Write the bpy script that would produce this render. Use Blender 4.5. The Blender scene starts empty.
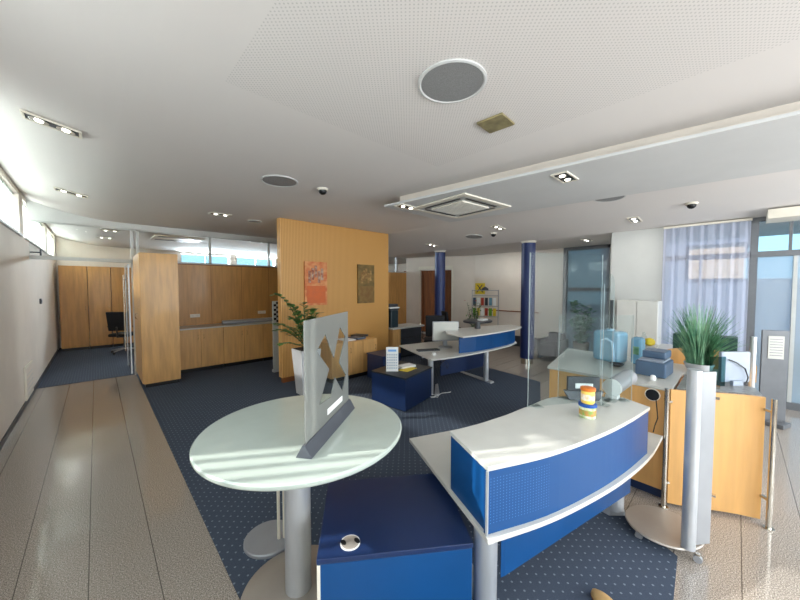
import bpy, bmesh, math, random
from mathutils import Vector, Matrix
random.seed(7)
SC = bpy.context.scene
COL = SC.collection
PI = math.pi
# ------------------------------------------------------------------ materials
def lin(c):
    return tuple(((v/12.92) if v <= .04045 else ((v+.055)/1.055)**2.4) for v in [x/255 for x in c]) + (1,)
def mat(name, rgb, rough=.5, metal=0, spec=.5, coat=0, emit=0, trans=0, alpha=1, var=0, vscale=8, stretch=(1,1,1), rgb2=None, bump=0, sub=0):
    m = bpy.data.materials.new(name); m.use_nodes = True
    nt = m.node_tree; b = nt.nodes['Principled BSDF']
    b.inputs['Base Color'].default_value = lin(rgb)
    b.inputs['Roughness'].default_value = rough
    b.inputs['Metallic'].default_value = metal
    b.inputs['Specular IOR Level'].default_value = spec
    b.inputs['Coat Weight'].default_value = coat
    b.inputs['Coat Roughness'].default_value = .08
    b.inputs['Transmission Weight'].default_value = trans
    b.inputs['Alpha'].default_value = alpha
    if emit:
        b.inputs['Emission Color'].default_value = lin(rgb); b.inputs['Emission Strength'].default_value = emit
    tc = nt.nodes.new('ShaderNodeTexCoord'); mp = nt.nodes.new('ShaderNodeMapping')
    mp.inputs['Scale'].default_value = stretch
    nz = nt.nodes.new('ShaderNodeTexNoise'); nz.inputs['Scale'].default_value = vscale; nz.inputs['Detail'].default_value = 4
    nt.links.new(tc.outputs['Object'], mp.inputs['Vector']); nt.links.new(mp.outputs['Vector'], nz.inputs['Vector'])
    mx = nt.nodes.new('ShaderNodeMixRGB')
    c2 = rgb2 if rgb2 else tuple(max(0, v*(1-var)) for v in rgb)
    mx.inputs[1].default_value = lin(rgb); mx.inputs[2].default_value = lin(c2)
    rp = nt.nodes.new('ShaderNodeValToRGB'); rp.color_ramp.elements[0].position = .35; rp.color_ramp.elements[1].position = .65
    nt.links.new(nz.outputs['Fac'], rp.inputs['Fac']); nt.links.new(rp.outputs['Color'], mx.inputs[0])
    nt.links.new(mx.outputs[0], b.inputs['Base Color'])
    if bump:
        bp = nt.nodes.new('ShaderNodeBump'); bp.inputs['Strength'].default_value = bump
        nt.links.new(nz.outputs['Fac'], bp.inputs['Height']); nt.links.new(bp.outputs['Normal'], b.inputs['Normal'])
    return m
def glassmat(name, tint, refl=.6, rough=.02, frost=0, fc=(235,240,240)):
    m = bpy.data.materials.new(name); m.use_nodes = True; nt = m.node_tree; nt.nodes.clear()
    out = nt.nodes.new('ShaderNodeOutputMaterial')
    tr = nt.nodes.new('ShaderNodeBsdfTransparent'); tr.inputs[0].default_value = lin(tint)
    gl = nt.nodes.new('ShaderNodeBsdfGlossy'); gl.inputs['Roughness'].default_value = rough
    lf = nt.nodes.new('ShaderNodeLayerWeight'); lf.inputs['Blend'].default_value = .5
    pw = nt.nodes.new('ShaderNodeMath'); pw.operation = 'POWER'; pw.inputs[1].default_value = 5
    nt.links.new(lf.outputs['Facing'], pw.inputs[0])
    lw = nt.nodes.new('ShaderNodeMath'); lw.operation = 'MULTIPLY_ADD'; lw.inputs[1].default_value = .9; lw.inputs[2].default_value = .045
    nt.links.new(pw.outputs[0], lw.inputs[0])
    nz = nt.nodes.new('ShaderNodeTexNoise'); nz.inputs['Scale'].default_value = 3
    mm = nt.nodes.new('ShaderNodeMath'); mm.operation = 'MULTIPLY'; mm.inputs[1].default_value = refl
    nt.links.new(lw.outputs[0], mm.inputs[0])
    mx = nt.nodes.new('ShaderNodeMixShader')
    nt.links.new(mm.outputs[0], mx.inputs[0]); nt.links.new(tr.outputs[0], mx.inputs[1]); nt.links.new(gl.outputs[0], mx.inputs[2])
    last = mx
    if frost > 0:
        df = nt.nodes.new('ShaderNodeBsdfDiffuse'); df.inputs[0].default_value = lin(fc)
        tl = nt.nodes.new('ShaderNodeBsdfTranslucent'); tl.inputs[0].default_value = lin(fc)
        m1 = nt.nodes.new('ShaderNodeMixShader'); m1.inputs[0].default_value = .5
        nt.links.new(df.outputs[0], m1.inputs[1]); nt.links.new(tl.outputs[0], m1.inputs[2])
        m2 = nt.nodes.new('ShaderNodeMixShader'); m2.inputs[0].default_value = frost
        nt.links.new(last.outputs[0], m2.inputs[1]); nt.links.new(m1.outputs[0], m2.inputs[2]); last = m2
    nt.links.new(last.outputs[0], out.inputs[0])
    return m
def stripes(name, a, b_, axis, scale, rough=.4, width=.5):
    """two-tone fine stripes along an object axis"""
    m = mat(name, a, rough)
    nt = m.node_tree; bs = nt.nodes['Principled BSDF']
    tc = nt.nodes.new('ShaderNodeTexCoord'); sp = nt.nodes.new('ShaderNodeSeparateXYZ')
    nt.links.new(tc.outputs['Object'], sp.inputs[0])
    mu = nt.nodes.new('ShaderNodeMath'); mu.operation = 'MULTIPLY'; mu.inputs[1].default_value = scale
    nt.links.new(sp.outputs[axis], mu.inputs[0])
    fr = nt.nodes.new('ShaderNodeMath'); fr.operation = 'FRACT'; nt.links.new(mu.outputs[0], fr.inputs[0])
    gt = nt.nodes.new('ShaderNodeMath'); gt.operation = 'GREATER_THAN'; gt.inputs[1].default_value = width
    nt.links.new(fr.outputs[0], gt.inputs[0])
    mx = nt.nodes.new('ShaderNodeMixRGB'); mx.inputs[1].default_value = lin(a); mx.inputs[2].default_value = lin(b_)
    nt.links.new(gt.outputs[0], mx.inputs[0]); nt.links.new(mx.outputs[0], bs.inputs['Base Color'])
    return m
def dots(nt, vec, sx, sy, r, stagger=True):
    """returns a 0/1 output: round dots on a (staggered) grid in object XY metres"""
    N = nt.nodes.new; L = nt.links.new
    def M(op, a, b=None):
        n = N('ShaderNodeMath'); n.operation = op
        for i, v in enumerate((a, b)):
            if v is None: continue
            if isinstance(v, (int, float)): n.inputs[i].default_value = v
            else: L(v, n.inputs[i])
        return n.outputs[0]
    sp = N('ShaderNodeSeparateXYZ'); L(vec, sp.inputs[0])
    y = M('DIVIDE', sp.outputs[1], sy); x = M('DIVIDE', sp.outputs[0], sx)
    if stagger:
        row = M('FLOOR', y); odd = M('MULTIPLY', M('MODULO', M('ABSOLUTE', row), 2.0), .5); x = M('ADD', x, odd)
    fx = M('MULTIPLY', M('SUBTRACT', M('FRACT', M('ADD', x, 1000.)), .5), sx); fy = M('MULTIPLY', M('SUBTRACT', M('FRACT', M('ADD', y, 1000.)), .5), sy)
    d = M('SQRT', M('ADD', M('MULTIPLY', fx, fx), M('MULTIPLY', fy, fy)))
    return M('LESS_THAN', d, r), sp, M

W = {}
W['beech'] = mat('beech veneer', (214,164,100), .42, var=.10, vscale=3, stretch=(6,6,.6), coat=.15)
W['beech_light'] = mat('light beech veneer', (222,170,104), .42, var=.06, vscale=3, stretch=(6,6,.6), coat=.15)
W['beech_dark'] = mat('warm beech veneer', (200,148,84), .42, var=.10, vscale=3, stretch=(6,6,.6), coat=.1)
W['brown'] = mat('brown wood', (140,80,35), .5, var=.2, vscale=3, stretch=(5,5,.5))
W['slat_wood'] = stripes('fluted oak', (206,156,88), (180,130,66), 0, 36, .5, .55)
W['blue'] = mat('royal blue laminate', (12,70,126), .4, var=.06, vscale=2, spec=.35)
W['navy'] = mat('navy laminate', (22,44,86), .38, var=.08, vscale=2, coat=.1)
W['column_blue'] = mat('column blue paint', (14,38,90), .45, var=.05)
W['white'] = mat('white laminate', (206,206,201), .3, var=.02, coat=.1)
W['grey_top'] = mat('light grey laminate', (196,196,190), .32, var=.03, coat=.1)
W['paint'] = mat('white wall paint', (222,213,203), .8, var=.03, vscale=2)
W['paint_cool'] = mat('pale grey wall paint', (192,194,192), .8, var=.03, vscale=2)
W['ceil2'] = mat('smooth plaster', (205,206,206), .85, var=.02, vscale=2)
W['alu'] = mat('brushed aluminium', (196,200,206), .32, metal=.55, var=.05, stretch=(1,1,.2), vscale=20)
W['steel'] = mat('polished steel', (205,200,190), .18, metal=1, var=.05)
W['disc'] = mat('taupe metallic lacquer', (168,160,152), .35, metal=.35, var=.03)
W['silver'] = mat('silver paint', (160,162,167), .4, metal=.3, var=.03)
W['dark'] = mat('dark grey plastic', (58,62,70), .4, var=.1)
W['black'] = mat('black plastic', (18,19,22), .35, var=.1)
W['fabric'] = mat('black chair fabric', (30,32,38), .9, var=.2, vscale=60)
W['frame'] = mat('grey window frame', (110,113,118), .4, metal=.2, var=.05)
W['frame_l'] = mat('pale window frame', (190,192,190), .4, var=.03)
W['table_glass'] = mat('pale green satin glass', (184,195,188), .16, var=.02, coat=.4)
W['paper'] = mat('paper', (235,236,236), .8, var=.03)
W['yellow'] = mat('yellow plastic', (228,200,50), .5, var=.05)
W['green'] = mat('green plastic', (110,170,60), .5, var=.2)
W['red'] = mat('red', (190,70,50), .5, var=.2)
W['leaf'] = mat('dark green leaf', (52,92,46), .4, rgb2=(88,130,64), vscale=9)
W['grass'] = mat('blue green blade', (62,120,88), .5, rgb2=(126,168,130), vscale=14)
W['grass_tan'] = mat('dry blade', (150,130,110), .6, var=.2)
W['stem'] = mat('plant stem', (70,92,48), .6, var=.2)
W['soil'] = mat('soil', (48,38,30), .95, var=.4, vscale=60)
W['pot'] = mat('pale grey planter', (205,205,208), .45, var=.03)
W['pot_tan'] = mat('stone planter', (170,160,148), .6, var=.1)
W['printer'] = mat('slate blue plastic', (74,96,122), .4, var=.06)
W['printer_l'] = mat('light slate plastic', (150,160,176), .4, var=.05)
W['cooler'] = mat('light blue plastic', (140,196,226), .25, trans=.3, var=.1)
W['cable'] = mat('cable', (40,38,38), .5, var=.1)
W['lampglow'] = mat('halogen lamp', (255,250,238), .3, emit=5)
W['reflector'] = mat('lamp reflector', (225,225,220), .12, metal=1)
W['grille'] = mat('speaker grille', (150,151,152), .6, rgb2=(120,121,122), vscale=300)
W['tan_metal'] = mat('olive tinted metal', (172,160,118), .35, metal=.4, var=.2, vscale=14)
W['shoe'] = mat('tan leather', (206,168,112), .5, var=.1)
W['cream'] = mat('cream plastic', (228,222,208), .5, var=.02)
W['glass'] = glassmat('clear glass', (244,246,246))
W['glass_teal'] = glassmat('teal edged glass', (160,190,192))
W['acrylic'] = glassmat('clear acrylic', (244,248,248), refl=.15, frost=.01)
W['edge'] = mat('acrylic edge', (170,180,180), .2, var=.02)
W['frost'] = glassmat('frosted sheet', (205,208,206), fc=(172,174,172), frost=.5, rough=.2)
W['door_frost'] = glassmat('frosted door film', (215,225,235), frost=.38, rough=.2)
W['smoke'] = glassmat('grey tinted glass', (150,154,156), rough=.05, frost=.25)
W['facade'] = mat('apricot render', (222,190,160), .9, var=.05)
W['facade_w'] = mat('shaded render', (120,128,148), .9, var=.03)  # pale render with shade put into its colour by darkening
W['ground'] = mat('asphalt outside', (74,88,106), .9, var=.1)
# blinds / curtain
def cloth(name, rgb, tl=.5, transp=.0, axis=1, freq=40):
    m = bpy.data.materials.new(name); m.use_nodes = True; nt = m.node_tree; nt.nodes.clear()
    out = nt.nodes.new('ShaderNodeOutputMaterial')
    nz = nt.nodes.new('ShaderNodeTexNoise'); nz.inputs['Scale'].default_value = 200
    df = nt.nodes.new('ShaderNodeBsdfDiffuse'); df.inputs[0].default_value = lin(rgb)
    t = nt.nodes.new('ShaderNodeBsdfTranslucent'); t.inputs[0].default_value = lin(rgb)
    m1 = nt.nodes.new('ShaderNodeMixShader'); m1.inputs[0].default_value = tl
    nt.links.new(df.outputs[0], m1.inputs[1]); nt.links.new(t.outputs[0], m1.inputs[2])
    tr = nt.nodes.new('ShaderNodeBsdfTransparent')
    m2 = nt.nodes.new('ShaderNodeMixShader'); m2.inputs[0].default_value = transp
    nt.links.new(m1.outputs[0], m2.inputs[1]); nt.links.new(tr.outputs[0], m2.inputs[2])
    nt.links.new(m2.outputs[0], out.inputs[0]); return m
W['blind'] = cloth('vertical blind cloth', (238,242,236), .6, .12)
W['sheer'] = cloth('sheer curtain', (214,218,236), .45, .27)

# stone floor
def make_floor():
    m = mat('polished granite', (150,142,134), .09, spec=.75)
    nt = m.node_tree; b = nt.nodes['Principled BSDF']; N = nt.nodes.new; L = nt.links.new
    tc = N('ShaderNodeTexCoord')
    v1 = N('ShaderNodeTexNoise'); v1.inputs['Scale'].default_value = 160; v1.inputs['Detail'].default_value = 3
    v2 = N('ShaderNodeTexNoise'); v2.inputs['Scale'].default_value = 3
    L(tc.outputs['Object'], v1.inputs['Vector']); L(tc.outputs['Object'], v2.inputs['Vector'])
    r = N('ShaderNodeValToRGB'); e = r.color_ramp.elements
    e[0].position = .30; e[0].color = lin((102,94,88)); e[1].position = .7; e[1].color = lin((206,198,190))
    k = r.color_ramp.elements.new(.5); k.color = lin((152,143,134))
    L(v1.outputs['Fac'], r.inputs['Fac'])
    sp = N('ShaderNodeSeparateXYZ'); L(tc.outputs['Object'], sp.inputs[0])
    def M(op, a, b_=None):
        n = N('ShaderNodeMath'); n.operation = op
        for i, v in enumerate((a, b_)):
            if v is None: continue
            if isinstance(v, (int, float)): n.inputs[i].default_value = v
            else: L(v, n.inputs[i])
        return n.outputs[0]
    def joint(o, off, pitch, w):
        f = M('FRACT', M('DIVIDE', M('ADD', o, off+300*pitch), pitch))
        return M('LESS_THAN', M('MULTIPLY', f, pitch), w)
    jx = joint(sp.outputs[0], -.219, .30, .005); jy = joint(sp.outputs[1], .07, .60, .004)
    jx2 = joint(sp.outputs[0], 0, .60, .004); jy2 = joint(sp.outputs[1], .07, .30, .005)
    left = M('LESS_THAN', sp.outputs[0], 1.5)
    jl = M('MULTIPLY', M('MAXIMUM', jx, M('MULTIPLY', jy, .25)), left)
    jr = M('MULTIPLY', M('MAXIMUM', M('MULTIPLY', jx2, .25), jy2), M('SUBTRACT', 1.0, left))
    j = M('MAXIMUM', jl, jr)
    mx = N('ShaderNodeMixRGB'); L(r.outputs[0], mx.inputs[1]); mx.inputs[2].default_value = lin((60,55,50)); L(M('MULTIPLY', j, .8), mx.inputs[0])
    L(mx.outputs[0], b.inputs['Base Color'])
    return m
W['stone'] = make_floor()
def make_carpet():
    m = mat('navy carpet', (44,54,72), .95, spec=.1); nt = m.node_tree; b = nt.nodes['Principled BSDF']; N = nt.nodes.new; L = nt.links.new
    tc = N('ShaderNodeTexCoord')
    d, sp, M = dots(nt, tc.outputs['Object'], .075, .0375, .0062)
    nz = N('ShaderNodeTexNoise'); nz.inputs['Scale'].default_value = 250; L(tc.outputs['Object'], nz.inputs['Vector'])
    mx0 = N('ShaderNodeMixRGB'); mx0.inputs[1].default_value = lin((60,68,83)); mx0.inputs[2].default_value = lin((82,92,108)); L(nz.outputs['Fac'], mx0.inputs[0])
    mx = N('ShaderNodeMixRGB'); L(mx0.outputs[0], mx.inputs[1]); mx.inputs[2].default_value = lin((122,134,146)); L(d, mx.inputs[0])
    L(mx.outputs[0], b.inputs['Base Color']); return m
W['carpet'] = make_carpet()
def make_ceiling():
    m = mat('ceiling plaster', (220,216,213), .85, spec=.2); nt = m.node_tree; b = nt.nodes['Principled BSDF']; N = nt.nodes.new; L = nt.links.new
    tc = N('ShaderNodeTexCoord')
    d, sp, M = dots(nt, tc.outputs['Object'], .026, .013, .0042)
    mask = M('MULTIPLY', M('MULTIPLY', M('GREATER_THAN', sp.outputs[0], .58), M('LESS_THAN', sp.outputs[0], 2.5)), M('LESS_THAN', sp.outputs[1], 2.1))
    nz = N('ShaderNodeTexNoise'); nz.inputs['Scale'].default_value = 1.5; L(tc.outputs['Object'], nz.inputs['Vector'])
    mx0 = N('ShaderNodeMixRGB'); mx0.inputs[1].default_value = lin((224,219,216)); mx0.inputs[2].default_value = lin((219,216,214)); L(nz.outputs['Fac'], mx0.inputs[0])
    mx = N('ShaderNodeMixRGB'); L(mx0.outputs[0], mx.inputs[1]); mx.inputs[2].default_value = lin((120,120,120)); L(M('MULTIPLY', M('MULTIPLY', d, mask), .35), mx.inputs[0])
    L(mx.outputs[0], b.inputs['Base Color']); return m
W['ceiling'] = make_ceiling()
def make_blue_perf():
    m = mat('perforated blue laminate', (12,70,126), .4, spec=.35); nt = m.node_tree; b = nt.nodes['Principled BSDF']; N = nt.nodes.new; L = nt.links.new
    tc = N('ShaderNodeTexCoord'); mp = N('ShaderNodeMapping'); mp.inputs['Rotation'].default_value = (PI/2, 0, 0)
    L(tc.outputs['Object'], mp.inputs[0])
    d, sp, M = dots(nt, mp.outputs[0], .016, .014, .0024, False)
    sp0 = N('ShaderNodeSeparateXYZ'); L(tc.outputs['Object'], sp0.inputs[0])
    def band(o, a, c): return M('MULTIPLY', M('GREATER_THAN', o, a), M('LESS_THAN', o, c))
    mask = M('MULTIPLY', band(sp0.outputs[0], .03, .36), band(sp0.outputs[2], .60, .83))
    mx = N('ShaderNodeMixRGB'); mx.inputs[1].default_value = lin((12,70,126)); mx.inputs[2].default_value = lin((96,140,200)); L(M('MULTIPLY', M('MULTIPLY', d, mask), .5), mx.inputs[0])
    L(mx.outputs[0], b.inputs['Base Color']); return m
W['blue_perf'] = make_blue_perf()

# ------------------------------------------------------------------ mesh helpers
ORG = {}
class MB:
    def __init__(s): s.bm = bmesh.new()
    def box(s, x0, x1, y0, y1, z0, z1, rz=0, c=None):
        vs = [Vector((x, y, z)) for z in (z0, z1) for y in (y0, y1) for x in (x0, x1)]
        if rz:
            c = Vector(c) if c else Vector(((x0+x1)/2, (y0+y1)/2, 0)); R = Matrix.Rotation(rz, 3, 'Z')
            vs = [R @ (v-Vector((c.x, c.y, 0))) + Vector((c.x, c.y, 0)) for v in vs]
        v = [s.bm.verts.new(p) for p in vs]
        for f in ((0,2,3,1),(4,5,7,6),(0,1,5,4),(2,6,7,3),(0,4,6,2),(1,3,7,5)): s.bm.faces.new([v[i] for i in f])
        return s
    def prism(s, pts, z0, z1):
        a = [s.bm.verts.new((p[0], p[1], z0)) for p in pts]; b = [s.bm.verts.new((p[0], p[1], z1)) for p in pts]; n = len(pts)
        s.bm.faces.new(list(reversed(a))); s.bm.faces.new(b)
        for i in range(n): s.bm.faces.new((a[i], a[(i+1) % n], b[(i+1) % n], b[i]))
        return s
    def hexa(s, lo, hi):     # two 4-point loops in 3-D
        a = [s.bm.verts.new(p) for p in lo]; b = [s.bm.verts.new(p) for p in hi]; n = len(lo)
        s.bm.faces.new(list(reversed(a))); s.bm.faces.new(b)
        for i in range(n): s.bm.faces.new((a[i], a[(i+1) % n], b[(i+1) % n], b[i]))
        return s
    def strip(s, pts, z0, z1, t):   # wall-like band following a plan polyline, thickness t to its left
        n = len(pts); nor = []
        for i in range(n):
            a = Vector(pts[max(0, i-1)]); b = Vector(pts[min(n-1, i+1)]); d = (b-a).normalized(); nor.append(Vector((-d.y, d.x)))
        out = [Vector(p) + nor[i]*t for i, p in enumerate(pts)]
        for i in range(n-1):
            s.hexa([(*pts[i], z0), (*pts[i+1], z0), (*out[i+1], z0), (*out[i], z0)], [(*pts[i], z1), (*pts[i+1], z1), (*out[i+1], z1), (*out[i], z1)])
        return s
    def tube(s, path, r, n=12, cap=True, r1=None):
        path = [Vector(p) for p in path]; rings = []
        for i, p in enumerate(path):
            d = (path[min(i+1, len(path)-1)] - path[max(i-1, 0)]).normalized()
            u = d.cross(Vector((0,0,1)))
            if u.length < 1e-3: u = Vector((1,0,0))
            u.normalize(); w = d.cross(u)
            rr = r if r1 is None else r + (r1-r)*i/(len(path)-1)
            rings.append([s.bm.verts.new(p + u*math.cos(2*PI*k/n)*rr + w*math.sin(2*PI*k/n)*rr) for k in range(n)])
        for a, b in zip(rings, rings[1:]):
            for k in range(n): s.bm.faces.new((a[k], a[(k+1) % n], b[(k+1) % n], b[k]))
        if cap: s.bm.faces.new(list(reversed(rings[0]))); s.bm.faces.new(rings[-1])
        return s
    def lathe(s, cx, cy, prof, n=32, sx=1, sy=1, rz=0):
        rings = []
        for r, z in prof:
            ring = []
            for k in range(n):
                x, y = math.cos(2*PI*k/n)*r*sx, math.sin(2*PI*k/n)*r*sy
                ring.append(s.bm.verts.new((cx + x*math.cos(rz)-y*math.sin(rz), cy + x*math.sin(rz)+y*math.cos(rz), z)))
            rings.append(ring)
        for a, b in zip(rings, rings[1:]):
            for k in range(n): s.bm.faces.new((a[k], a[(k+1) % n], b[(k+1) % n], b[k]))
        s.bm.faces.new(list(reversed(rings[0]))); s.bm.faces.new(rings[-1])
        return s
    def leaf(s, base, tip, w, up=Vector((0,0,1)), bend=0):
        base, tip = Vector(base), Vector(tip); d = (tip-base); sd = d.cross(up)
        if sd.length < 1e-5: sd = Vector((1,0,0))
        sd = sd.normalized()*w/2; nn = sd.cross(d).normalized()
        m1 = base + d*.35 + nn*bend; m2 = base + d*.7 + nn*bend*.8
        a = s.bm.verts.new(base); b = s.bm.verts.new(m1+sd); c = s.bm.verts.new(m2+sd*.75); t = s.bm.verts.new(tip); e = s.bm.verts.new(m2-sd*.75); f = s.bm.verts.new(m1-sd)
        s.bm.faces.new((a, b, f)); s.bm.faces.new((b, c, e, f)); s.bm.faces.new((c, t, e)); return s
    def build(s, name, material, parent=None, smooth=False, bevel=0, origin=None, solid=0):
        o3 = Vector(ORG.get(parent.name, (0,0,0))) if parent else Vector(origin or (0,0,0))
        bmesh.ops.translate(s.bm, verts=s.bm.verts, vec=-o3)
        bmesh.ops.recalc_face_normals(s.bm, faces=s.bm.faces)
        me = bpy.data.meshes.new(name); s.bm.to_mesh(me); s.bm.free()
        me.materials.append(material if not isinstance(material, str) else W[material])
        o = bpy.data.objects.new(name, me); COL.objects.link(o)
        if smooth:
            for p in me.polygons: p.use_smooth = True
            try:
                me.set_sharp_from_angle(angle=math.radians(40))
            except Exception: pass
        if parent: o.parent = parent; ORG[o.name] = tuple(o3)
        else: o.location = o3; ORG[o.name] = tuple(o3)
        if bevel:
            b = o.modifiers.new('bevel', 'BEVEL'); b.width = bevel; b.segments = 2; b.limit_method = 'ANGLE'
        if solid:
            d = o.modifiers.new('solid', 'SOLIDIFY'); d.thickness = solid; d.offset = 0
        return o
def thing(name, loc, label, cat, group=None):
    o = bpy.data.objects.new(name, None); COL.objects.link(o); o.location = loc; o.empty_display_size = .1
    ORG[o.name] = tuple(loc); tag(o, label, cat, group); return o
def tag(o, label, cat, group=None):
    o['label'] = label; o['category'] = cat
    if group: o['group'] = group
    return o
def structure(o): o['kind'] = 'structure'; return o
def st(name, m, material, **k): return structure(m.build(name, material, **k))
def copy_tree(o, loc, label, rz=0, group=None, name=None):
    c = o.copy(); COL.objects.link(c); c.location = loc; c.rotation_euler = (0,0,rz); c['label'] = label
    if group: c['group'] = group
    def rec(src, dst):
        for ch in list(src.children):
            d = ch.copy(); COL.objects.link(d); d.parent = dst; rec(ch, d)
    rec(o, c); return c
def zc(X):
    if X < .35: return 2.90 + .22*((.35-X)/1.13)**2
    if X <= 4.8: return 2.90
    if X >= 6.9: return 2.70
    return 2.90 - .20*(X-4.8)/2.1

# ------------------------------------------------------------------ SHELL
YB = -3.0; XL = -.78; XR = 6.93; YF = 12.95
st('floor', MB().box(XL-.2, 9.6, YB-.2, YF+.2, -.10, 0), 'stone')
carpet = MB().prism([(.52,7.98),(.52,1.83),(.95,.19),(2.25,.19),(2.61,.21),(2.99,.83),(3.3,1.35),(5.72,2.38),(5.93,3.5),(5.95,7.98)], 0, .006)
carpet.box(XL, 8.6, 8.02, YF, 0, .006)
o = st('floor', carpet, 'carpet')
# ceiling: flat, then falling gently towards the shop front
cm = MB()
for (xa, xb) in [(XL-.2+k*1.33/14, XL-.2+(k+1)*1.33/14) for k in range(14)] + [(.35, 4.8), (4.8, 6.9), (6.9, 9.6)]:
    cm.hexa([(xa,YB-.2,zc(xa)),(xb,YB-.2,zc(xb)),(xb,YF+.2,zc(xb)),(xa,YF+.2,zc(xa))], [(xa,YB-.2,3.3),(xb,YB-.2,3.3),(xb,YF+.2,3.3),(xa,YF+.2,3.3)])
st('ceiling', cm, 'ceiling')
# left wall with clerestory strip and one large window near the viewer
lw = MB()
WN = [(-2.6,2.50,1.45,2.84),(3.4,7.22,2.46,3.05),(7.56,10.55,2.46,3.05),(10.9,12.8,2.46,3.05)]
y = YB-.2
for (a, b, z0, z1) in WN:
    lw.box(XL-.2, XL, y, a, 0, 3.25); lw.box(XL-.2, XL, a, b, 0, z0); lw.box(XL-.2, XL, a, b, z1, 3.25); y = b
lw.box(XL-.2, XL, y, YF+.2, 0, 3.25)
st('wall_left', lw, 'paint')
for i, (a, b, z0, z1) in enumerate(WN):
    f = MB().box(XL-.16, XL-.10, a, b, z0, z0+.04).box(XL-.16, XL-.10, a, b, z1-.04, z1)
    n = max(1, int((b-a)/1.3))
    for k in range(n+1):
        yy = a + (b-a-.04)*k/n; f.box(XL-.16, XL-.10, yy, yy+.04, z0, z1)
    wf = st('window_%d' % (i+1), f, 'frame_l')
    MB().box(XL-.135, XL-.125, a, b, z0, z1).build('pane', 'glass', wf)
    MB().box(XL-.10, XL+.03, a, b, z0-.025, z0).build('window_sill', 'frame_l', wf)
names = ['vertical fabric blind in the clerestory window nearest the viewer at the left edge', 'vertical fabric blind in the clerestory window next to the glass partition', 'vertical fabric blind in the clerestory window of the room behind the partition']
for i, (a, b, z0, z1) in enumerate(WN[1:]):
    bl = MB(); yy = a+.04
    while yy < b-.06:
        bl.box(XL-.06, XL-.058, yy-.045, yy+.045, z0+.02, z1-.02, rz=.35); yy += .105
    bl.box(XL-.075, XL-.04, a, b, z1-.02, z1)
    tag(bl.build('vertical_blind', 'blind'), names[i], 'blind', 'clerestory blinds')
bl = MB(); yy = -2.5      # slim fins, half open, in the near window
while yy < 2.48:
    bl.box(XL-.07, XL-.066, yy-.020, yy+.020, 1.47, 2.80, rz=.1); yy += .105
bl.box(XL-.09, XL-.05, -2.6, 2.5, 2.80, 2.84)
tag(bl.build('vertical_blind', 'blind'), 'half open vertical blind in the large side window beside the viewer', 'blind')
st('baseboard_left', MB().box(XL, XL+.012, YB, 12.2, 0, .07), 'dark')
# wall behind viewer, with shop window openings
bw = MB()
for (a, b, z0, z1) in [(XL-.2,-.3,0,3.25),(-.3,3.1,0,.35),(-.3,3.1,2.8,3.25),(3.1,3.5,0,3.25),(3.5,6.6,0,.35),(3.5,6.6,2.8,3.25),(6.6,9.6,0,3.25)]: bw.box(a, b, YB-.2, YB, z0, z1)
st('wall_near', bw, 'paint')
for i, (a, b) in enumerate(((-.3,3.1),(3.5,6.6))):
    f = MB()
    for xx in (a, (a+b)/2-.03, b-.06): f.box(xx, xx+.06, YB-.14, YB-.06, .35, 2.8)
    f.box(a, b, YB-.14, YB-.06, .35, .41).box(a, b, YB-.14, YB-.06, 2.74, 2.8)
    wf = st('window_%d' % (5+i), f, 'frame'); MB().box(a, b, YB-.105, YB-.095, .35, 2.8).build('pane', 'glass', wf)
# far wall of the rear room
fw = MB(); x = XL
for (a, b) in ((2.1,3.62),(3.85,5.3)):
    fw.box(x, a, YF, YF+.2, 0, 3.25); fw.box(a, b, YF, YF+.2, 0, 2.52); fw.box(a, b, YF, YF+.2, 2.86, 3.25); x = b
fw.box(x, 9.6, YF, YF+.2, 0, 3.25); st('wall_back', fw, 'paint')
for i, (a, b) in enumerate(((2.1,3.62),(3.85,5.3))):
    f = MB().box(a, b, YF+.08, YF+.13, 2.52, 2.55).box(a, b, YF+.08, YF+.13, 2.83, 2.86)
    for k in range(3): f.box(a+(b-a-.03)*k/2, a+(b-a-.03)*k/2+.03, YF+.08, YF+.13, 2.52, 2.86)
    wf = st('window_%d' % (7+i), f, 'frame'); MB().box(a, b, YF+.10, YF+.108, 2.52, 2.86).build('pane', 'glass', wf)
# bulkhead + glazed partition at Y = 8
st('trim_1', MB().box(XL, .35, 7.95, 8.1, 2.80, 3.12).box(.35, 7.9, 7.95, 8.1, 2.80, 2.905), 'ceil2')
pf = MB().box(XL, 7.9, 7.98, 8.05, 2.775, 2.80).box(XL, .52, 7.98, 8.05, 2.16, 2.22).box(1.06, 7.9, 7.98, 8.05, 2.19, 2.22)
for xx in (.50, .585, 1.82, 3.1, 4.6, 6.0, 7.4): pf.box(xx, xx+.04, 7.98, 8.05, 2.2, 2.80)
pf.box(.50, .54, 7.98, 8.05, 0, 2.2)
p = st('wall_partition', pf, 'frame_l')
MB().box(XL, 7.9, 8.01, 8.018, 2.22, 2.78).build('transom_glass', 'glass', p)
st('wall_wood', MB().box(1.0, 3.6, 8.0, 8.05, 0, 2.19).box(3.6, 7.9, 8.0, 8.05, 0, 2.19), 'beech_dark')
gr = MB()
for xx in (1.84, 2.47, 3.1): gr.box(xx, xx+.006, 7.995, 8.001, .9, 2.19)
gr.box(1.2, 3.6, 7.994, 8.001, 2.17, 2.19)
st('trim_2', gr, 'brown')
# opened glass door leaf in the partition
d = structure(MB().box(.455, .467, 8.10, 8.98, .01, 2.14).build('door_1', 'glass'))
MB().tube([(.42,8.86,.35),(.42,8.86,1.95)], .013).tube([(.42,8.86,.45),(.46,8.86,.45)], .008).tube([(.42,8.86,1.85),(.46,8.86,1.85)], .008).build('door_handle', 'steel', d, smooth=True)
MB().box(.45, .472, 8.08, 8.10, .01, 2.14).box(.45, .472, 8.98, 9.0, .01, 2.14).build('door_edge', 'alu', d)
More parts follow.
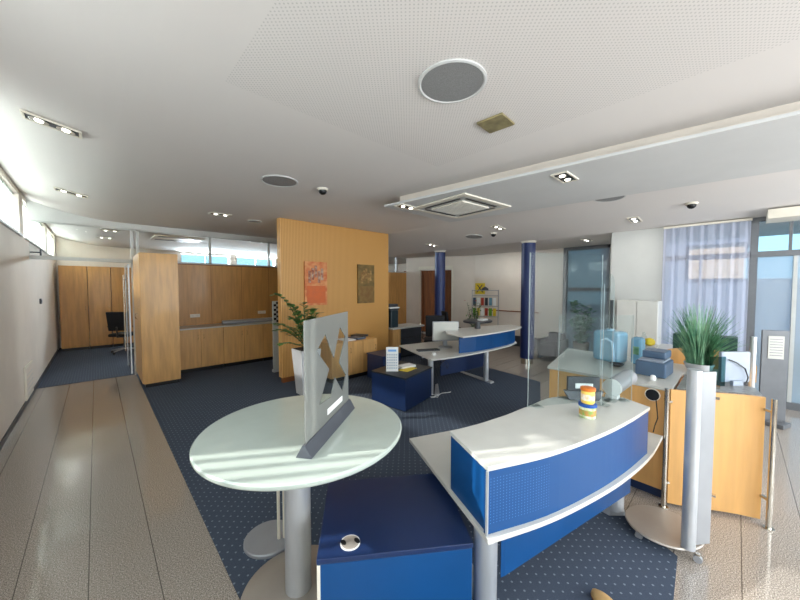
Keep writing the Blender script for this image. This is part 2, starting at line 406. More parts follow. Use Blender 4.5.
# fluted oak screen wall with two pictures
st('wall_center', MB().box(2.335, 4.82, 5.46, 5.58, .10, 2.895), 'slat_wood')
st('trim_3', MB().box(2.325, 2.335, 5.455, 5.585, .10, 2.895), 'beech_light')
st('baseboard_center', MB().box(2.35, 4.80, 5.48, 5.56, 0, .10), 'brown')
# right part: window front X = 6.93, pier, return, far wall
st('wall_right', MB().box(XR, XR+.22, .88, 1.62, 0, 2.72).prism([(XR,1.62),(XR+.22,1.5),(8.75,2.0),(8.75,2.07)], 0, 2.72)
   .box(XR, XR+.22, YB, -2.2, 0, 2.72), 'paint_cool')
fr = MB()
fr.box(8.75, 8.95, 3.09, 5.75, 0, 2.72)
fr.hexa([(8.75,5.75,2.36),(7.9,8.0,2.36),(8.1,8.1,2.36),(8.95,5.85,2.36)], [(8.75,5.75,2.72),(7.9,8.0,2.72),(8.1,8.1,2.72),(8.95,5.85,2.72)])
def sl(t): return (8.75-.85*t, 5.75+2.25*t)
for (t0, t1) in ((0,.30),(.80,1)):
    a, b = sl(t0), sl(t1); fr.hexa([(*a,0),(*b,0),(b[0]+.2,b[1]+.1,0),(a[0]+.2,a[1]+.1,0)], [(*a,2.36),(*b,2.36),(b[0]+.2,b[1]+.1,2.36),(a[0]+.2,a[1]+.1,2.36)])
st('wall_far', fr, 'paint')
df = MB(); 
for t in (.30, .78): a, b = sl(t), sl(t+.02); df.hexa([(a[0]-.03,a[1]-.015,0),(b[0]-.03,b[1]-.015,0),(b[0]+.1,b[1]+.05,0),(a[0]+.1,a[1]+.05,0)], [(a[0]-.03,a[1]-.015,2.36),(b[0]-.03,b[1]-.015,2.36),(b[0]+.1,b[1]+.05,2.36),(a[0]+.1,a[1]+.05,2.36)])
a, b = sl(.30), sl(.80); df.hexa([(a[0]-.03,a[1]-.015,2.30),(b[0]-.03,b[1]-.015,2.30),(b[0]+.1,b[1]+.05,2.30),(a[0]+.1,a[1]+.05,2.30)], [(a[0]-.03,a[1]-.015,2.40),(b[0]-.03,b[1]-.015,2.40),(b[0]+.1,b[1]+.05,2.40),(a[0]+.1,a[1]+.05,2.40)])
st('trim_4', df, 'cream')
st('baseboard_far', MB().box(8.735, 8.75, 3.1, 5.75, 0, .30), 'dark')
st('trim_5', MB().box(8.72, 8.75, 3.7, 5.3, .98, 1.01), 'brown')
st('wall_outer', MB().box(9.6, 9.8, 3.4, YF+.2, 0, 3.1), 'paint')
# niche window
nf = MB().box(8.72, 8.80, 2.07, 2.12, 0, 2.7).box(8.70, 8.82, 3.0, 3.09, 0, 2.7).box(8.72, 8.80, 2.07, 3.09, 2.62, 2.7).box(8.72, 8.80, 2.07, 3.09, 1.60, 1.68).box(8.72, 8.80, 2.07, 3.09, 0, .1)
wf = st('window_9', nf, 'frame'); MB().box(8.755, 8.765, 2.1, 3.05, .05, 2.65).build('pane', 'smoke', wf)
# shop front windows and entrance door
f = MB().box(XR, XR+.08, -.19, -.10, 0, 2.70).box(XR, XR+.08, .84, .88, 0, 2.7).box(XR, XR+.08, -.12, .88, 2.13, 2.21).box(XR, XR+.08, -.12, .88, 2.64, 2.7).box(XR, XR+.08, -.12, .88, 0, .12).box(XR, XR+.06, .40, .43, 0, 2.13)
wf = st('window_10', f, 'frame'); MB().box(XR+.035, XR+.043, -.12, .86, .1, 2.66).build('pane', 'glass', wf)
f = MB().box(XR, XR+.08, -2.2, -.19, 2.13, 2.21).box(XR, XR+.08, -2.2, -.19, 2.64, 2.7).box(XR, XR+.08, -2.2, -.19, 0, .10)
for yy in (-.50, -1.4, -2.2): f.box(XR+.01, XR+.05, yy, yy+.03, 2.2, 2.7)
for yy in (-1.4, -2.2): f.box(XR, XR+.07, yy, yy+.06, 0, 2.2)
wf = st('door_2', f, 'frame')
MB().box(XR+.035, XR+.043, -2.2, -.19, 2.2, 2.66).build('transom_glass', 'glass', wf)
MB().box(XR+.035, XR+.043, -2.2, -.19, .1, 2.14).build('door_glass', 'door_frost', wf)
MB().box(XR+.01, XR+.07, -.56, -.52, .1, 2.14).box(XR-.005, XR+.012, -.54, -.52, .9, 1.3).build('door_stile', 'frame_l', wf)
st('trim_6', MB().box(6.45, 6.93, -2.2, -.25, 2.60, 2.72), 'cream')
# hanging slab under the ceiling with shadow-gap body
st('ceiling_slab', MB().prism([(2.81,3.27),(3.18,-.23),(3.42,-2.5),(4.86,-2.5),(4.63,-.36),(4.26,3.29)], 2.765, 2.79), 'ceil2')
st('ceiling_recess', MB().prism([(2.96,3.12),(3.33,-.23),(3.56,-2.5),(4.7,-2.5),(4.48,-.36),(4.13,3.13)], 2.79, 2.91), 'paint')

# ------------------------------------------------------------------ outside
tag(MB().box(-14, -1.5, -14, 24, -.9, -.6).box(10.5, 40, -20, 24, -.4, -.2).box(-1.5, 10.5, -14, -3.6, -.9, -.6).build('street_ground', 'ground'), 'grey asphalt outside the shop front windows', 'ground')
b = thing('apartment_building', (17,-1,0), 'apricot and white rendered building seen through the sheer curtain', 'building')
MB().box(17, 22, -.15, 1.35, 2.02, 4.05).build('wall', 'facade', b)
MB().box(17.2, 22, -3.5, 2.9, -.2, 2.0).build('base_wall', 'facade_w', b)
MB().box(16.8, 22, -.25, 1.45, 3.3, 3.5).build('balcony_band', 'facade_w', b)
MB().box(17.5, 22, 1.5, 4.5, 2.0, 6.0).build('side_wing', 'facade_w', b)

# ------------------------------------------------------------------ ceiling fittings
def spot(loc, label, group='twin recessed ceiling spotlights', rz=0):
    t = thing('ceiling_spotlight', loc, label, 'ceiling light', group); x, y, z = loc
    f = MB()
    f.box(x-.16, x+.16, y-.075, y-.06, z-.012, z).box(x-.16, x+.16, y+.06, y+.075, z-.012, z).box(x-.16, x-.145, y-.06, y+.06, z-.012, z).box(x+.145, x+.16, y-.06, y+.06, z-.012, z)
    f.build('frame', 'cream', t)
    MB().box(x-.145, x+.145, y-.06, y+.06, z-.004, z-.001).build('housing', 'dark', t)
    for s in (-1, 1):
        r = MB().lathe(x+s*.072, y, [(.012, z-.003), (.055, z-.013), (.05, z-.014), (.01, z-.005)], 20).build('reflector', 'reflector', t, smooth=True)
        MB().lathe(x+s*.072, y, [(.026, z-.008), (.022, z-.018), (.006, z-.022)], 14).build('bulb', 'lampglow', t, smooth=True)
    return t
def place_spots():
    L = [(-.205,3.66,zc(-.205)-.004,'twin recessed spotlight nearest the viewer at the far left of the ceiling'),
         (-.20,6.10,zc(-.20)-.004,'twin recessed spotlight near the left clerestory windows, second from the viewer'),
         (1.52,5.90,2.90,'twin recessed spotlight above the alcove with the low cabinets'),
         (3.32,1.18,2.765,'twin recessed spotlight in the lowered ceiling slab beside the cassette'),
         (3.02,3.05,2.765,'twin recessed spotlight at the far corner of the ceiling slab'),
         (6.20,1.15,zc(6.2),'twin recessed spotlight above the white cupboard near the pier'),
         (7.60,2.24,2.70,'round looking twin spotlight in front of the dark niche window'),
         (5.55,3.15,zc(5.55),'twin recessed spotlight beside the near blue column'),
         (6.2,5.35,zc(6.2),'twin recessed spotlight beside the far blue column')]
    global SPOTS
    SPOTS = [q[:3] for q in L] + [(.2,10.6,2.90),(.25,9.2,2.90),(8.0,4.4,2.70)]  # last point is an added fill lamp, no fitting is built there
    p = spot(L[0][:3], L[0][3]); p.rotation_euler = (0, .185, 0)
    for x, y, z, lb in L[1:]:
        c = copy_tree(p, (x, y, z), lb)
        if x < 0: c.rotation_euler = (0, .185, 0)
        if 4.8 < x < 6.9: c.rotation_euler = (0, math.atan(.2/2.1), 0); c.location.z = z-.002
place_spots()
def disc_thing(name, x, y, r, label, cat, mname, group=None, tilt=False):
    z = zc(x)-.001; t = thing(name, (x, y, z), label, cat, group)
    MB().lathe(x, y, [(r, z), (r, z-.008), (r-.012, z-.011), (r-.02, z-.006), (r-.02, z)], 40).build('rim', 'ceil2', t, smooth=True)
    MB().lathe(x, y, [(r-.02, z-.001), (r-.02, z-.007), (.01, z-.009)], 40).build('grille', mname, t, smooth=True)
    if tilt: t.rotation_euler = (0, math.atan(.2/2.1), 0)
    return t
disc_thing('ceiling_speaker', 1.55, 1.19, .20, 'large round grey ceiling speaker above the round table, nearest the viewer', 'ceiling speaker', 'grille', 'ceiling speakers')
disc_thing('ceiling_speaker', 1.54, 3.60, .20, 'round grey ceiling speaker left of the dome camera', 'ceiling speaker', 'grille', 'ceiling speakers')
disc_thing('ceiling_speaker', 4.93, 1.20, .19, 'round grey ceiling speaker beyond the lowered slab', 'ceiling speaker', 'grille', 'ceiling speakers', True)
disc_thing('ceiling_speaker', 5.95, 3.95, .19, 'small looking round ceiling speaker far behind the air conditioner cassette', 'ceiling speaker', 'grille', 'ceiling speakers', True)
disc_thing('ceiling_vent', 2.13, 6.09, .12, 'small round ceiling vent next to the oak screen wall', 'ceiling vent', 'grille')
def dome(x, y, label, tilt=False):
    z = zc(x); t = thing('dome_camera', (x, y, z), label, 'security camera', 'dome cameras')
    MB().lathe(x, y, [(.065, z), (.065, z-.02), (.058, z-.026)], 28).build('base', 'cream', t, smooth=True)
    MB().lathe(x, y, [(.05, z-.02), (.05, z-.035), (.042, z-.055), (.025, z-.07), (.006, z-.076)], 24).build('dome', 'black', t, smooth=True)
    if tilt: t.rotation_euler = (0, math.atan(.2/2.1), 0)
dome(2.04, 3.52, 'small black dome camera on the ceiling left of the oak screen wall')
dome(5.75, .45, 'small black dome camera on the ceiling above the curtain window', True)
dome(5.9, 3.45, 'small black dome camera behind the lowered slab, left of the near blue column', True)
# perforated diffuser plate
tag(MB().box(2.05, 2.25, 1.15, 1.35, 2.885, 2.899, rz=.05).build('ceiling_plate', 'tan_metal', bevel=.003), 'small square olive plate on the ceiling beside the large speaker', 'ceiling plate')
# cassette
t = thing('ceiling_air_conditioner', (3.55,2.58,2.765), 'square ceiling cassette air conditioner in the lowered slab', 'air conditioner')
def rot(px, py, c=(3.55,2.58), a=-.08):
    return (c[0]+px*math.cos(a)-py*math.sin(a), c[1]+px*math.sin(a)+py*math.cos(a))
fr = MB()
for (x0,x1,y0,y1) in ((-.47,.47,-.47,-.40),(-.47,.47,.40,.47),(-.47,-.40,-.4,.4),(.40,.47,-.4,.4)):
    fr.prism([rot(x0,y0),rot(x1,y0),rot(x1,y1),rot(x0,y1)], 2.748, 2.765)
fr.build('frame', 'cream', t, bevel=.003)
MB().prism([rot(-.41,-.41),rot(.41,-.41),rot(.41,.41),rot(-.41,.41)], 2.752, 2.765).build('panel', 'frame_l', t)
for k in range(4):
    a = k*PI/2; c, s_ = math.cos(a), math.sin(a)
    q = [rot(u*c-v*s_, u*s_+v*c) for u, v in ((-.3,.335),(.3,.335),(.3,.365),(-.3,.365))]
    MB().prism(q, 2.748, 2.7555).build('air_slot', 'black', t)
gq = MB().prism([rot(-.27,-.27),rot(.27,-.27),rot(.27,.27),rot(-.27,.27)], 2.738, 2.756); g = gq.build('intake_grille', 'cream', t, bevel=.004)
gl = MB()
for k in range(11): yy = -.24+k*.048; gl.prism([rot(-.25,yy),rot(.25,yy),rot(.25,yy+.006),rot(-.25,yy+.006)], 2.735, 2.739)
gl.build('grille_lines', 'frame_l', g)
# ceiling cassette in rear room
t = thing('ceiling_air_conditioner', (1.5,9.6,2.9), 'slim ceiling cassette seen through the partition glass above the tall cabinet', 'air conditioner')
MB().box(1.0, 2.0, 9.2, 10.0, 2.875, 2.899).build('frame', 'cream', t, bevel=.004)
for q in (9.25, 9.85): MB().box(1.08, 1.92, q, q+.1, 2.87, 2.876).build('air_slot', 'dark', t)
p2 = spot((.2,10.6,2.90), 'twin recessed spotlight in the rear room seen through the partition glass', 'rear room spotlights')
copy_tree(p2, (.25,9.2,2.90), 'nearer twin spotlight in the rear room behind the glass door')

# ------------------------------------------------------------------ left wall fittings
t = thing('wall_vent', (XL,8.0,.25), 'pale wall vent cover low on the left wall by the partition', 'vent')
MB().box(XL, XL+.02, 6.95, 7.62, .07, .56).build('frame', 'cream', t, bevel=.004)
MB().box(XL+.018, XL+.024, 7.0, 7.57, .11, .52).build('panel', 'paint', t)
g = MB()
for k in range(5): g.box(XL+.022, XL+.027, 7.02, 7.55, .14+k*.07, .15+k*.07)
g.build('louvre', 'frame_l', t)
tag(MB().box(XL, XL+.025, 9.02, 9.12, 1.38, 1.48).box(XL+.025, XL+.03, 9.04, 9.10, 1.40, 1.46).build('light_switch', 'dark', bevel=.003), 'small dark switch on the left wall near the glass partition', 'switch')
tag(MB().tube([(XL,8.1,2.28),(XL+.12,8.1,2.28)], .012).tube([(XL+.12,8.1,2.23),(XL+.12,8.1,2.33)], .012).build('wall_hook', 'frame', smooth=True), 'small grey window crank bracket under the clerestory sill', 'bracket')

# ------------------------------------------------------------------ rear room furniture
def cupboard(x0, x1, y0, y1, h, n, label, m='beech_dark', handle_side=1, group=None, plinth=.08, cat='cabinet', name='tall_cupboard'):
    t = thing(name, ((x0+x1)/2, (y0+y1)/2, 0), label, cat, group)
    MB().box(x0, x1, y0+.02, y1, plinth, h).build('body', m, t)
    MB().box(x0+.01, x1-.01, y0+.05, y1-.02, 0, plinth).build('plinth', 'black', t)
    w = (x1-x0)/n
    for k in range(n):
        d = MB().box(x0+k*w+.003, x0+(k+1)*w-.003, y0, y0+.02, plinth+.01, h-.005).build('door', m, t, bevel=.0015)
        hx = x0+(k+1)*w-.05 if k % 2 == 0 else x0+k*w+.05
        zz = h*.5 if h > 1.5 else h-.16
        MB().tube([(hx,y0-.002,zz-.045),(hx,y0-.025,zz-.04),(hx,y0-.025,zz+.04),(hx,y0-.002,zz+.045)], .005, 8).build('handle', 'steel', d, smooth=True)
    return t
cupboard(-.70, -.17, 12.1, 12.7, 2.26, 1, 'single beech tall cupboard in the rear room against the left wall', group='rear room cupboards')
cupboard(-.16, .30, 12.1, 12.7, 2.26, 1, 'middle beech tall cupboard of the row in the rear room', group='rear room cupboards')
cupboard(.31, 1.4, 12.1, 12.7, 2.26, 2, 'double door beech cupboard behind the office chair in the rear room', group='rear room cupboards')
def office_chair(x, y, rz, label, group=None):
    t = thing('office_chair', (x, y, 0), label, 'chair', group)
    MB().box(x-.24, x+.24, y-.23, y+.24, .44, .52).build('seat', 'fabric', t, bevel=.03)
    bk = MB(); 
    bk.hexa([(x-.20,y+.22,.60),(x+.20,y+.22,.60),(x+.20,y+.28,.60),(x-.20,y+.28,.60)], [(x-.22,y+.30,1.08),(x+.22,y+.30,1.08),(x+.20,y+.35,1.08),(x-.20,y+.35,1.08)])
    bk.build('backrest', 'fabric', t, bevel=.02)
    MB().tube([(x,y+.05,.42),(x,y+.28,.44),(x,y+.31,.7)], .018).build('back_bar', 'black', t, smooth=True)
    MB().tube([(x,y,.10),(x,y,.44)], .025).build('gas_column', 'dark', t, smooth=True)
    for s in (-1,1): MB().tube([(x+s*.22,y,.50),(x+s*.27,y,.52),(x+s*.27,y-.02,.68),(x+s*.27,y+.16,.70)], .014).build('armrest', 'black', t, smooth=True)
    for k in range(5):
        a = k*2*PI/5; ex, ey = x+math.cos(a)*.29, y+math.sin(a)*.29
        l = MB().tube([(x,y,.12),(ex,ey,.07)], .02, r1=.013).build('leg', 'alu', t, smooth=True)
        MB().tube([(ex-.012,ey,.03),(ex+.012,ey,.03)], .028, 14).build('castor', 'black', l, smooth=True)
    t.rotation_euler = (0,0,rz); return t
oc = office_chair(.50, 10.9, 2.6, 'black office chair standing in the rear room behind the glass door', 'office chairs')
copy_tree(oc, (6.75,5.0,0), 'black office chair beside the far blue column', 1.0)
copy_tree(oc, (5.6,4.75,0), 'black office chair pushed behind the far counter desk', 2.3)

# ------------------------------------------------------------------ tall cabinet + alcove
t = thing('tall_cabinet', (.78,7.35,0), 'tall narrow beech cabinet standing at the edge of the carpet', 'cabinet')
MB().box(.54, 1.05, 6.77, 7.96, .07, 2.27).build('body', 'beech', t, bevel=.002)
MB().box(.56, 1.03, 6.80, 7.94, 0, .07).build('plinth', 'black', t)
for k in range(2):
    d = MB().box(.52, .54, 6.77+k*.595+.003, 6.77+(k+1)*.595-.003, .08, 2.265).build('door', 'beech', t, bevel=.002)
    yy = 7.30 if k == 0 else 7.44
    MB().tube([(.518,yy,1.13),(.495,yy,1.14),(.495,yy,1.22),(.518,yy,1.23)], .005, 8).build('handle', 'steel', d, smooth=True)
for k, lb in enumerate(['left low beech cabinet in the alcove, next to the tall cabinet', 'middle low beech cabinet under the alcove worktop', 'right low beech cabinet under the alcove worktop beside the pale end panel']):
    cupboard(1.09+k*.825, 1.09+(k+1)*.825-.004, 7.4, 7.98, .86, 2, lb, 'beech', group='low alcove cabinets', name='base_cabinet')
tag(MB().box(1.08, 3.6, 7.38, 7.985, .86, .885).build('worktop', 'grey_top', bevel=.003), 'thin grey worktop running over the low alcove cabinets', 'worktop')
for i, (x, lb) in enumerate(((1.52,'white socket box on the alcove back wall at the left'), (2.92,'white socket box on the alcove back wall above the poster tubes'))):
    t = thing('socket_outlet', (x,7.99,1.08), lb, 'socket', 'alcove sockets')
    MB().box(x-.09, x+.09, 7.965, 7.998, 1.05, 1.12).build('plate', 'cream', t, bevel=.004)
    MB().tube([(x-.045,7.966,1.085),(x-.045,7.962,1.085)], .022, 16).tube([(x+.045,7.966,1.085),(x+.045,7.962,1.085)], .022, 16).build('socket', 'paint', t)
tag(MB().tube([(1.95,7.62,.93),(3.4,7.60,.93)], .042, 20).tube([(2.07,7.62,.93),(2.10,7.62,.93)], .044, 20).build('poster_tube', 'silver', smooth=True), 'long silver poster tube lying on the alcove worktop', 'tube')
tag(MB().tube([(2.0,7.80,.925),(3.3,7.80,.925)], .038, 20).build('paper_roll', 'cream', smooth=True), 'cream paper roll lying behind the silver poster tube', 'paper roll')
t = thing('end_panel', (2.60,6.6,0), 'tall narrow pale panel with a dark chequered top beside the oak screen wall', 'panel')
MB().box(2.52, 2.70, 6.30, 6.34, .05, 1.42).build('board', 'paint_cool', t)
MB().box(2.51, 2.71, 6.27, 6.37, 0, .05).build('foot', 'alu', t)
ck = MB()
for r in range(9):
    for c in range(3):
        if (r+c) % 2: ck.box(2.535+c*.05, 2.585+c*.05, 6.296, 6.30, 1.0+r*.045, 1.045+r*.045)
ck.build('pattern', 'black', t)
# pictures
for i, (x0, x1, lb, cs) in enumerate(((2.76,3.22,'orange and red abstract picture on the oak screen wall, left one', ((196,98,50),(214,150,96),(140,60,30),(186,170,150))), (3.95,4.38,'brown and green figure picture on the oak screen wall, right one', ((132,104,52),(96,78,40),(120,84,40),(176,142,84))))):
    t = thing('framed_picture', ((x0+x1)/2, 5.44, 1.76), lb, 'picture', 'pictures on the oak wall')
    MB().box(x0, x1, 5.425, 5.458, 1.36, 2.17).build('canvas', mat('painted canvas %d' % i, cs[0], .6, rgb2=cs[1], vscale=7, stretch=(1,1,1.5)), t)
    bm_ = MB().box(x0+.04, x1-.04, 5.421, 5.426, 1.40, 1.72); bm_.build('lower_field', mat('picture field %d' % i, cs[2] if i else (206,100,44), .6, rgb2=cs[0], vscale=10), t)
    ex = MB()
    for k in range(5):
        xx = x0+.07+k*(x1-x0-.14)/5; zz = 1.78+.05*(k % 3); ex.box(xx, xx+.05, 5.419, 5.425, zz, zz+.22)
    ex.build('figure', mat('picture figure %d' % i, cs[3], .6, rgb2=cs[2], vscale=14), t)

# ZZ plant and planter
t = thing('potted_zz_plant', (2.35,4.75,0), 'green plant with arching leafy stems in a pale square planter by the oak wall', 'potted plant')
px, py = 2.40, 4.70
MB().hexa([(px-.12,py-.12,0),(px+.12,py-.12,0),(px+.12,py+.12,0),(px-.12,py+.12,0)], [(px-.17,py-.17,.72),(px+.17,py-.17,.72),(px+.17,py+.17,.72),(px-.17,py+.17,.72)]).build('planter', 'pot', t, bevel=.006)
MB().box(px-.155, px+.155, py-.155, py+.155, .70, .725).build('soil', 'soil', t)
rng = random.Random(3)
stems = MB(); lv = MB()
plan = [(-.42,.25,.86),(-.30,-.05,.70),(.10,-.12,.62),(.30,.08,.55),(-.12,.30,.66),(.05,-.25,.50),(-.36,-.22,.38),(.42,-.12,.42),(-.48,.05,.42),(.2,.28,.6),(-.26,.02,.5),(.28,-.3,.3),(.0,.1,.72),(-.2,-.3,.4),(-.5,-.1,.15),(.5,-.3,.35),(-.35,.35,.3),(-.1,-.1,.55)]
for (dx, dy, dz) in plan:
    pts = []
    for k in range(13):
        u = k/12; pts.append(Vector((px+dx*u**1.2*.95, py+dy*u**1.2*.95, .72+dz*math.sin(u*PI*.5))))
    stems.tube(pts, .010, 6, r1=.004)
    for k in range(3, 13):
        p = pts[k]; d = (pts[k]-pts[k-1]).normalized(); sd = d.cross(Vector((0,0,1))).normalized()
        for s in (-1, 1):
            wv = rng.uniform(.8, 1.15)
            lv.leaf(p, p + sd*s*.09*wv + d*.05 + Vector((0,0,rng.uniform(-.03,.02))), .072*wv, bend=.006)
stems.build('stem', 'stem', t, smooth=True); lv.build('foliage', 'leaf', t)

# ------------------------------------------------------------------ sideboard in front of oak wall
cupboard(2.95, 3.97, 4.84, 5.42, .70, 3, 'low beech sideboard with magazines in front of the oak screen wall', 'beech', name='sideboard')
for k, (x, y, c, lb) in enumerate(((3.40,5.05,'paper','white magazine lying on the beech sideboard, nearest the sign'), (3.64,5.06,'printer','blue grey brochure lying on the beech sideboard'), (3.85,5.25,'dark','dark folder lying at the right end of the beech sideboard'))):
    t = tag(MB().box(x-.11, x+.11, y-.14, y+.14, .701, .72+.008*k, rz=.2*k).build('magazine', c, bevel=.001), lb, 'magazine', 'magazines on the sideboard')

# counter behind oak wall: wood part, dark pedestal, machine
t = thing('back_counter', (5.4,5.65,0), 'grey topped side counter with beech and black fronts beyond the oak screen wall', 'counter')
MB().box(4.88, 5.95, 5.38, 5.95, .72, .75).build('top', 'grey_top', t, bevel=.002)
MB().box(4.92, 5.16, 5.42, 5.92, 0, .72).build('side_panel', 'beech', t)
MB().box(5.18, 5.90, 5.44, 5.92, .04, .70).build('drawer_block', 'black', t)
for k in range(3): MB().box(5.19, 5.89, 5.425, 5.44, .06+k*.215, .26+k*.215).build('drawer', 'dark', t, bevel=.003)
t = thing('coffee_machine', (5.05,5.6,.75), 'dark machine with pale banded lid on the side counter beyond the oak wall', 'coffee machine')
MB().box(4.93, 5.17, 5.50, 5.75, .75, 1.16).build('body', mat('dark teal plastic', (36,52,60), .35, var=.1), t, bevel=.02)
MB().box(4.88, 5.20, 5.48, 5.78, 1.20, 1.23).build('band', 'paper', t, bevel=.01)
MB().box(4.90, 5.18, 5.49, 5.77, 1.16, 1.20).box(4.9, 5.16, 5.5, 5.75, 1.235, 1.30).build('lid', 'dark', t, bevel=.01)
# low beech partition piece beyond
tag(MB().box(5.55, 5.85, 7.2, 7.96, 0, 2.1).build('wood_cupboard', 'beech', bevel=.003), 'plain beech cupboard end between the oak screen wall and the far doorway', 'cabinet')
# doorway interior
t = thing('wardrobe', (9.1,7.9,0), 'brown wooden wardrobe inside the far doorway', 'wardrobe')
MB().hexa([(9.35,6.5,.05),(8.45,8.7,.05),(8.6,8.8,.05),(9.5,6.6,.05)], [(9.35,6.5,2.3),(8.45,8.7,2.3),(8.6,8.8,2.3),(9.5,6.6,2.3)]).build('body', 'brown', t)
for k in range(3):
    u0 = .02+k*.33; u1 = u0+.31
    A = (9.34-.9*u0, 6.49+2.2*u0); B = (9.34-.9*u1, 6.49+2.2*u1)
    MB().hexa([(*A,.08),(*B,.08),(B[0]-.02,B[1]-.01,.08),(A[0]-.02,A[1]-.01,.08)], [(*A,2.2),(*B,2.2),(B[0]-.02,B[1]-.01,2.2),(A[0]-.02,A[1]-.01,2.2)]).build('door', 'brown', t)

# blue columns
for (x, y, r, lb) in ((6.95,3.2,.145,'round blue column with silver foot, right of the far counter'), (7.0,5.75,.145,'round blue column by the far doorway')):
    t = thing('round_column', (x,y,0), lb, 'column', 'blue columns')
    MB().lathe(x, y, [(r,.12),(r,2.66)], 40).build('shaft', 'column_blue', t, smooth=True)
    MB().lathe(x, y, [(r-.015,0),(r-.015,.12)], 40).build('foot', 'steel', t, smooth=True)
    MB().lathe(x, y, [(r-.01,2.66),(r+.02,2.685),(r+.02,2.70)], 40).build('collar', 'cream', t, smooth=True)

# ------------------------------------------------------------------ far desk
t = thing('counter_desk', (4.9,3.6,0), 'far desk with thin white worktop and curved navy counter panel', 'desk', 'counter desks')
wt = [(3.73,3.22),(4.15,3.10),(4.7,3.02),(5.2,2.98),(5.75,2.98),(6.16,3.05),(6.35,3.2),(6.3,3.55),(5.6,4.05),(4.9,4.30),(4.2,4.45)]
MB().prism(wt, .555, .58).build('worktop', 'white', t, bevel=.003)
MB().strip([(6.12,3.07),(5.75,3.03),(5.2,3.05),(4.75,3.10),(4.42,3.20)], .58, .86, -.02).build('screen', 'blue', t)
MB().prism([(4.33,3.06),(4.75,2.99),(5.2,2.95),(5.9,2.93),(6.3,3.02),(6.5,3.35),(5.8,3.62),(5.1,3.75),(4.75,3.77),(4.45,3.5)], .865, .89).build('counter_top', 'white', t, bevel=.003)
MB().strip([(5.56,3.36),(4.9,3.40),(4.30,3.50)], .16, .52, -.02).build('modesty_panel', 'navy', t)
for (x, y, fx, fy) in ((3.80,3.30,4.25,3.55),(5.03,3.06,5.25,3.75)):
    l = MB().lathe(x, y, [(.045,.02),(.045,.555)], 20, sx=1.0, sy=1.0).build('leg', 'alu', t, smooth=True)
    MB().hexa([(x-.06,y-.14,0),(x+.06,y-.14,0),(fx+.04,fy,0),(fx-.04,fy,0)], [(x-.05,y-.12,.03),(x+.05,y-.12,.03),(fx+.03,fy,.02),(fx-.03,fy,.02)]).build('foot', 'alu', l, bevel=.004)
# items on far desk
t = thing('computer_monitor', (4.55,3.75,.58), 'white framed computer monitor on the far desk seen from the side', 'monitor')
def ob(u, v, c, a): return (c[0]+u*math.cos(a)-v*math.sin(a), c[1]+u*math.sin(a)+v*math.cos(a))
c = (4.70,3.72); a = -.62
mq = [ob(u, v, c, a) for u, v in ((-.25,-.015),(.25,-.015),(.25,.02),(-.25,.02))]
MB().prism(mq, .70, 1.06).build('screen', 'silver', t, bevel=.006)
MB().prism([ob(u, v, c, a) for u, v in ((-.235,-.019),(.235,-.019),(.235,-.014),(-.235,-.014))], .72, 1.045).build('display', 'grey_top', t)
MB().prism([ob(u, v, c, a) for u, v in ((-.04,.02),(.04,.02),(.04,.05),(-.04,.05))], .59, .85).build('neck', 'silver', t)
MB().lathe(c[0], c[1], [(.13,.58),(.13,.592),(.04,.60)], 24).build('foot', 'silver', t, smooth=True)
t = thing('keyboard', (4.25,3.72,.58), 'dark keyboard lying on the far desk before the monitor', 'keyboard')
MB().box(4.02, 4.42, 3.66, 3.79, .581, .60, rz=-.5).build('case', 'dark', t, bevel=.003)
kk = MB()
for r in range(4):
    for q in range(12): kk.box(4.04+q*.031, 4.065+q*.031, 3.67+r*.029, 3.693+r*.029, .60, .604, rz=-.5, c=(4.22,3.725,0))
kk.build('keys', 'black', t)
t = thing('computer_mouse', (4.02,3.42,.58), 'white computer mouse near the front corner of the far desk', 'mouse')
MB().lathe(4.02, 3.42, [(.05,.582),(.055,.595),(.045,.61),(.02,.62),(.004,.622)], 20, sx=1.2, sy=.75, rz=.6).build('shell', 'paper', t, smooth=True)
MB().lathe(4.05, 3.44, [(.006,.612),(.006,.624)], 10).build('wheel', 'dark', t)
cb = MB()
for k in range(6):
    pts = [(4.0+.04*k+.06*math.sin(i*1.1+k), 3.30+.05*math.cos(i*.9+k), .55-.03*i-.01*k) for i in range(6)]; cb.tube(pts, .004, 6)
tag(cb.build('cable_bundle', 'cable', smooth=True), 'tangle of thin cables hanging under the far desk', 'cable')
cb = MB().tube([(3.74+.0*i+.07*math.cos(i*.8), 3.18+.07*math.sin(i*.8), .012+.01*(i % 3)) for i in range(14)], .005, 6).tube([(3.85+.05*i,3.16+.03*math.sin(i),.012) for i in range(6)], .005, 6)
tag(cb.build('power_cable', 'paper', smooth=True), 'pale power cable coiled round the foot of the far desk leg', 'cable')
# low navy cabinet with calendar
c0 = (2.96,3.01); v1 = (.74,.17); v2 = (-.08,.64)
def q4(c0, v1, v2, i=0):
    a = Vector(c0); x = Vector(v1); y = Vector(v2); xn = x.normalized()*i; yn = y.normalized()*i
    return [tuple(a+xn+yn), tuple(a+x-xn+yn), tuple(a+x+y-xn-yn), tuple(a+y+xn-yn)]
t = thing('low_cabinet', (3.2,3.4,0), 'low navy cabinet with dark top in front of the far desk', 'cabinet', 'low blue cabinets')
MB().prism(q4(c0, v1, v2, .008), .03, .455).build('body', 'navy', t, bevel=.002)
MB().prism(q4(c0, v1, v2), .455, .48).build('top', mat('dark navy top', (34,42,50), .4, var=.1), t, bevel=.003)
MB().prism(q4(c0, v1, v2, .04), .006, .03).build('plinth', 'black', t)
t = thing('box_cabinet', (3.7,4.6,0), 'second low navy cabinet behind the tent calendar', 'cabinet', 'low blue cabinets')
MB().box(3.62, 4.05, 4.25, 4.7, .03, .46).build('body', 'navy', t, bevel=.002)
MB().box(3.61, 4.06, 4.24, 4.71, .46, .48).build('top', 'navy', t, bevel=.002)
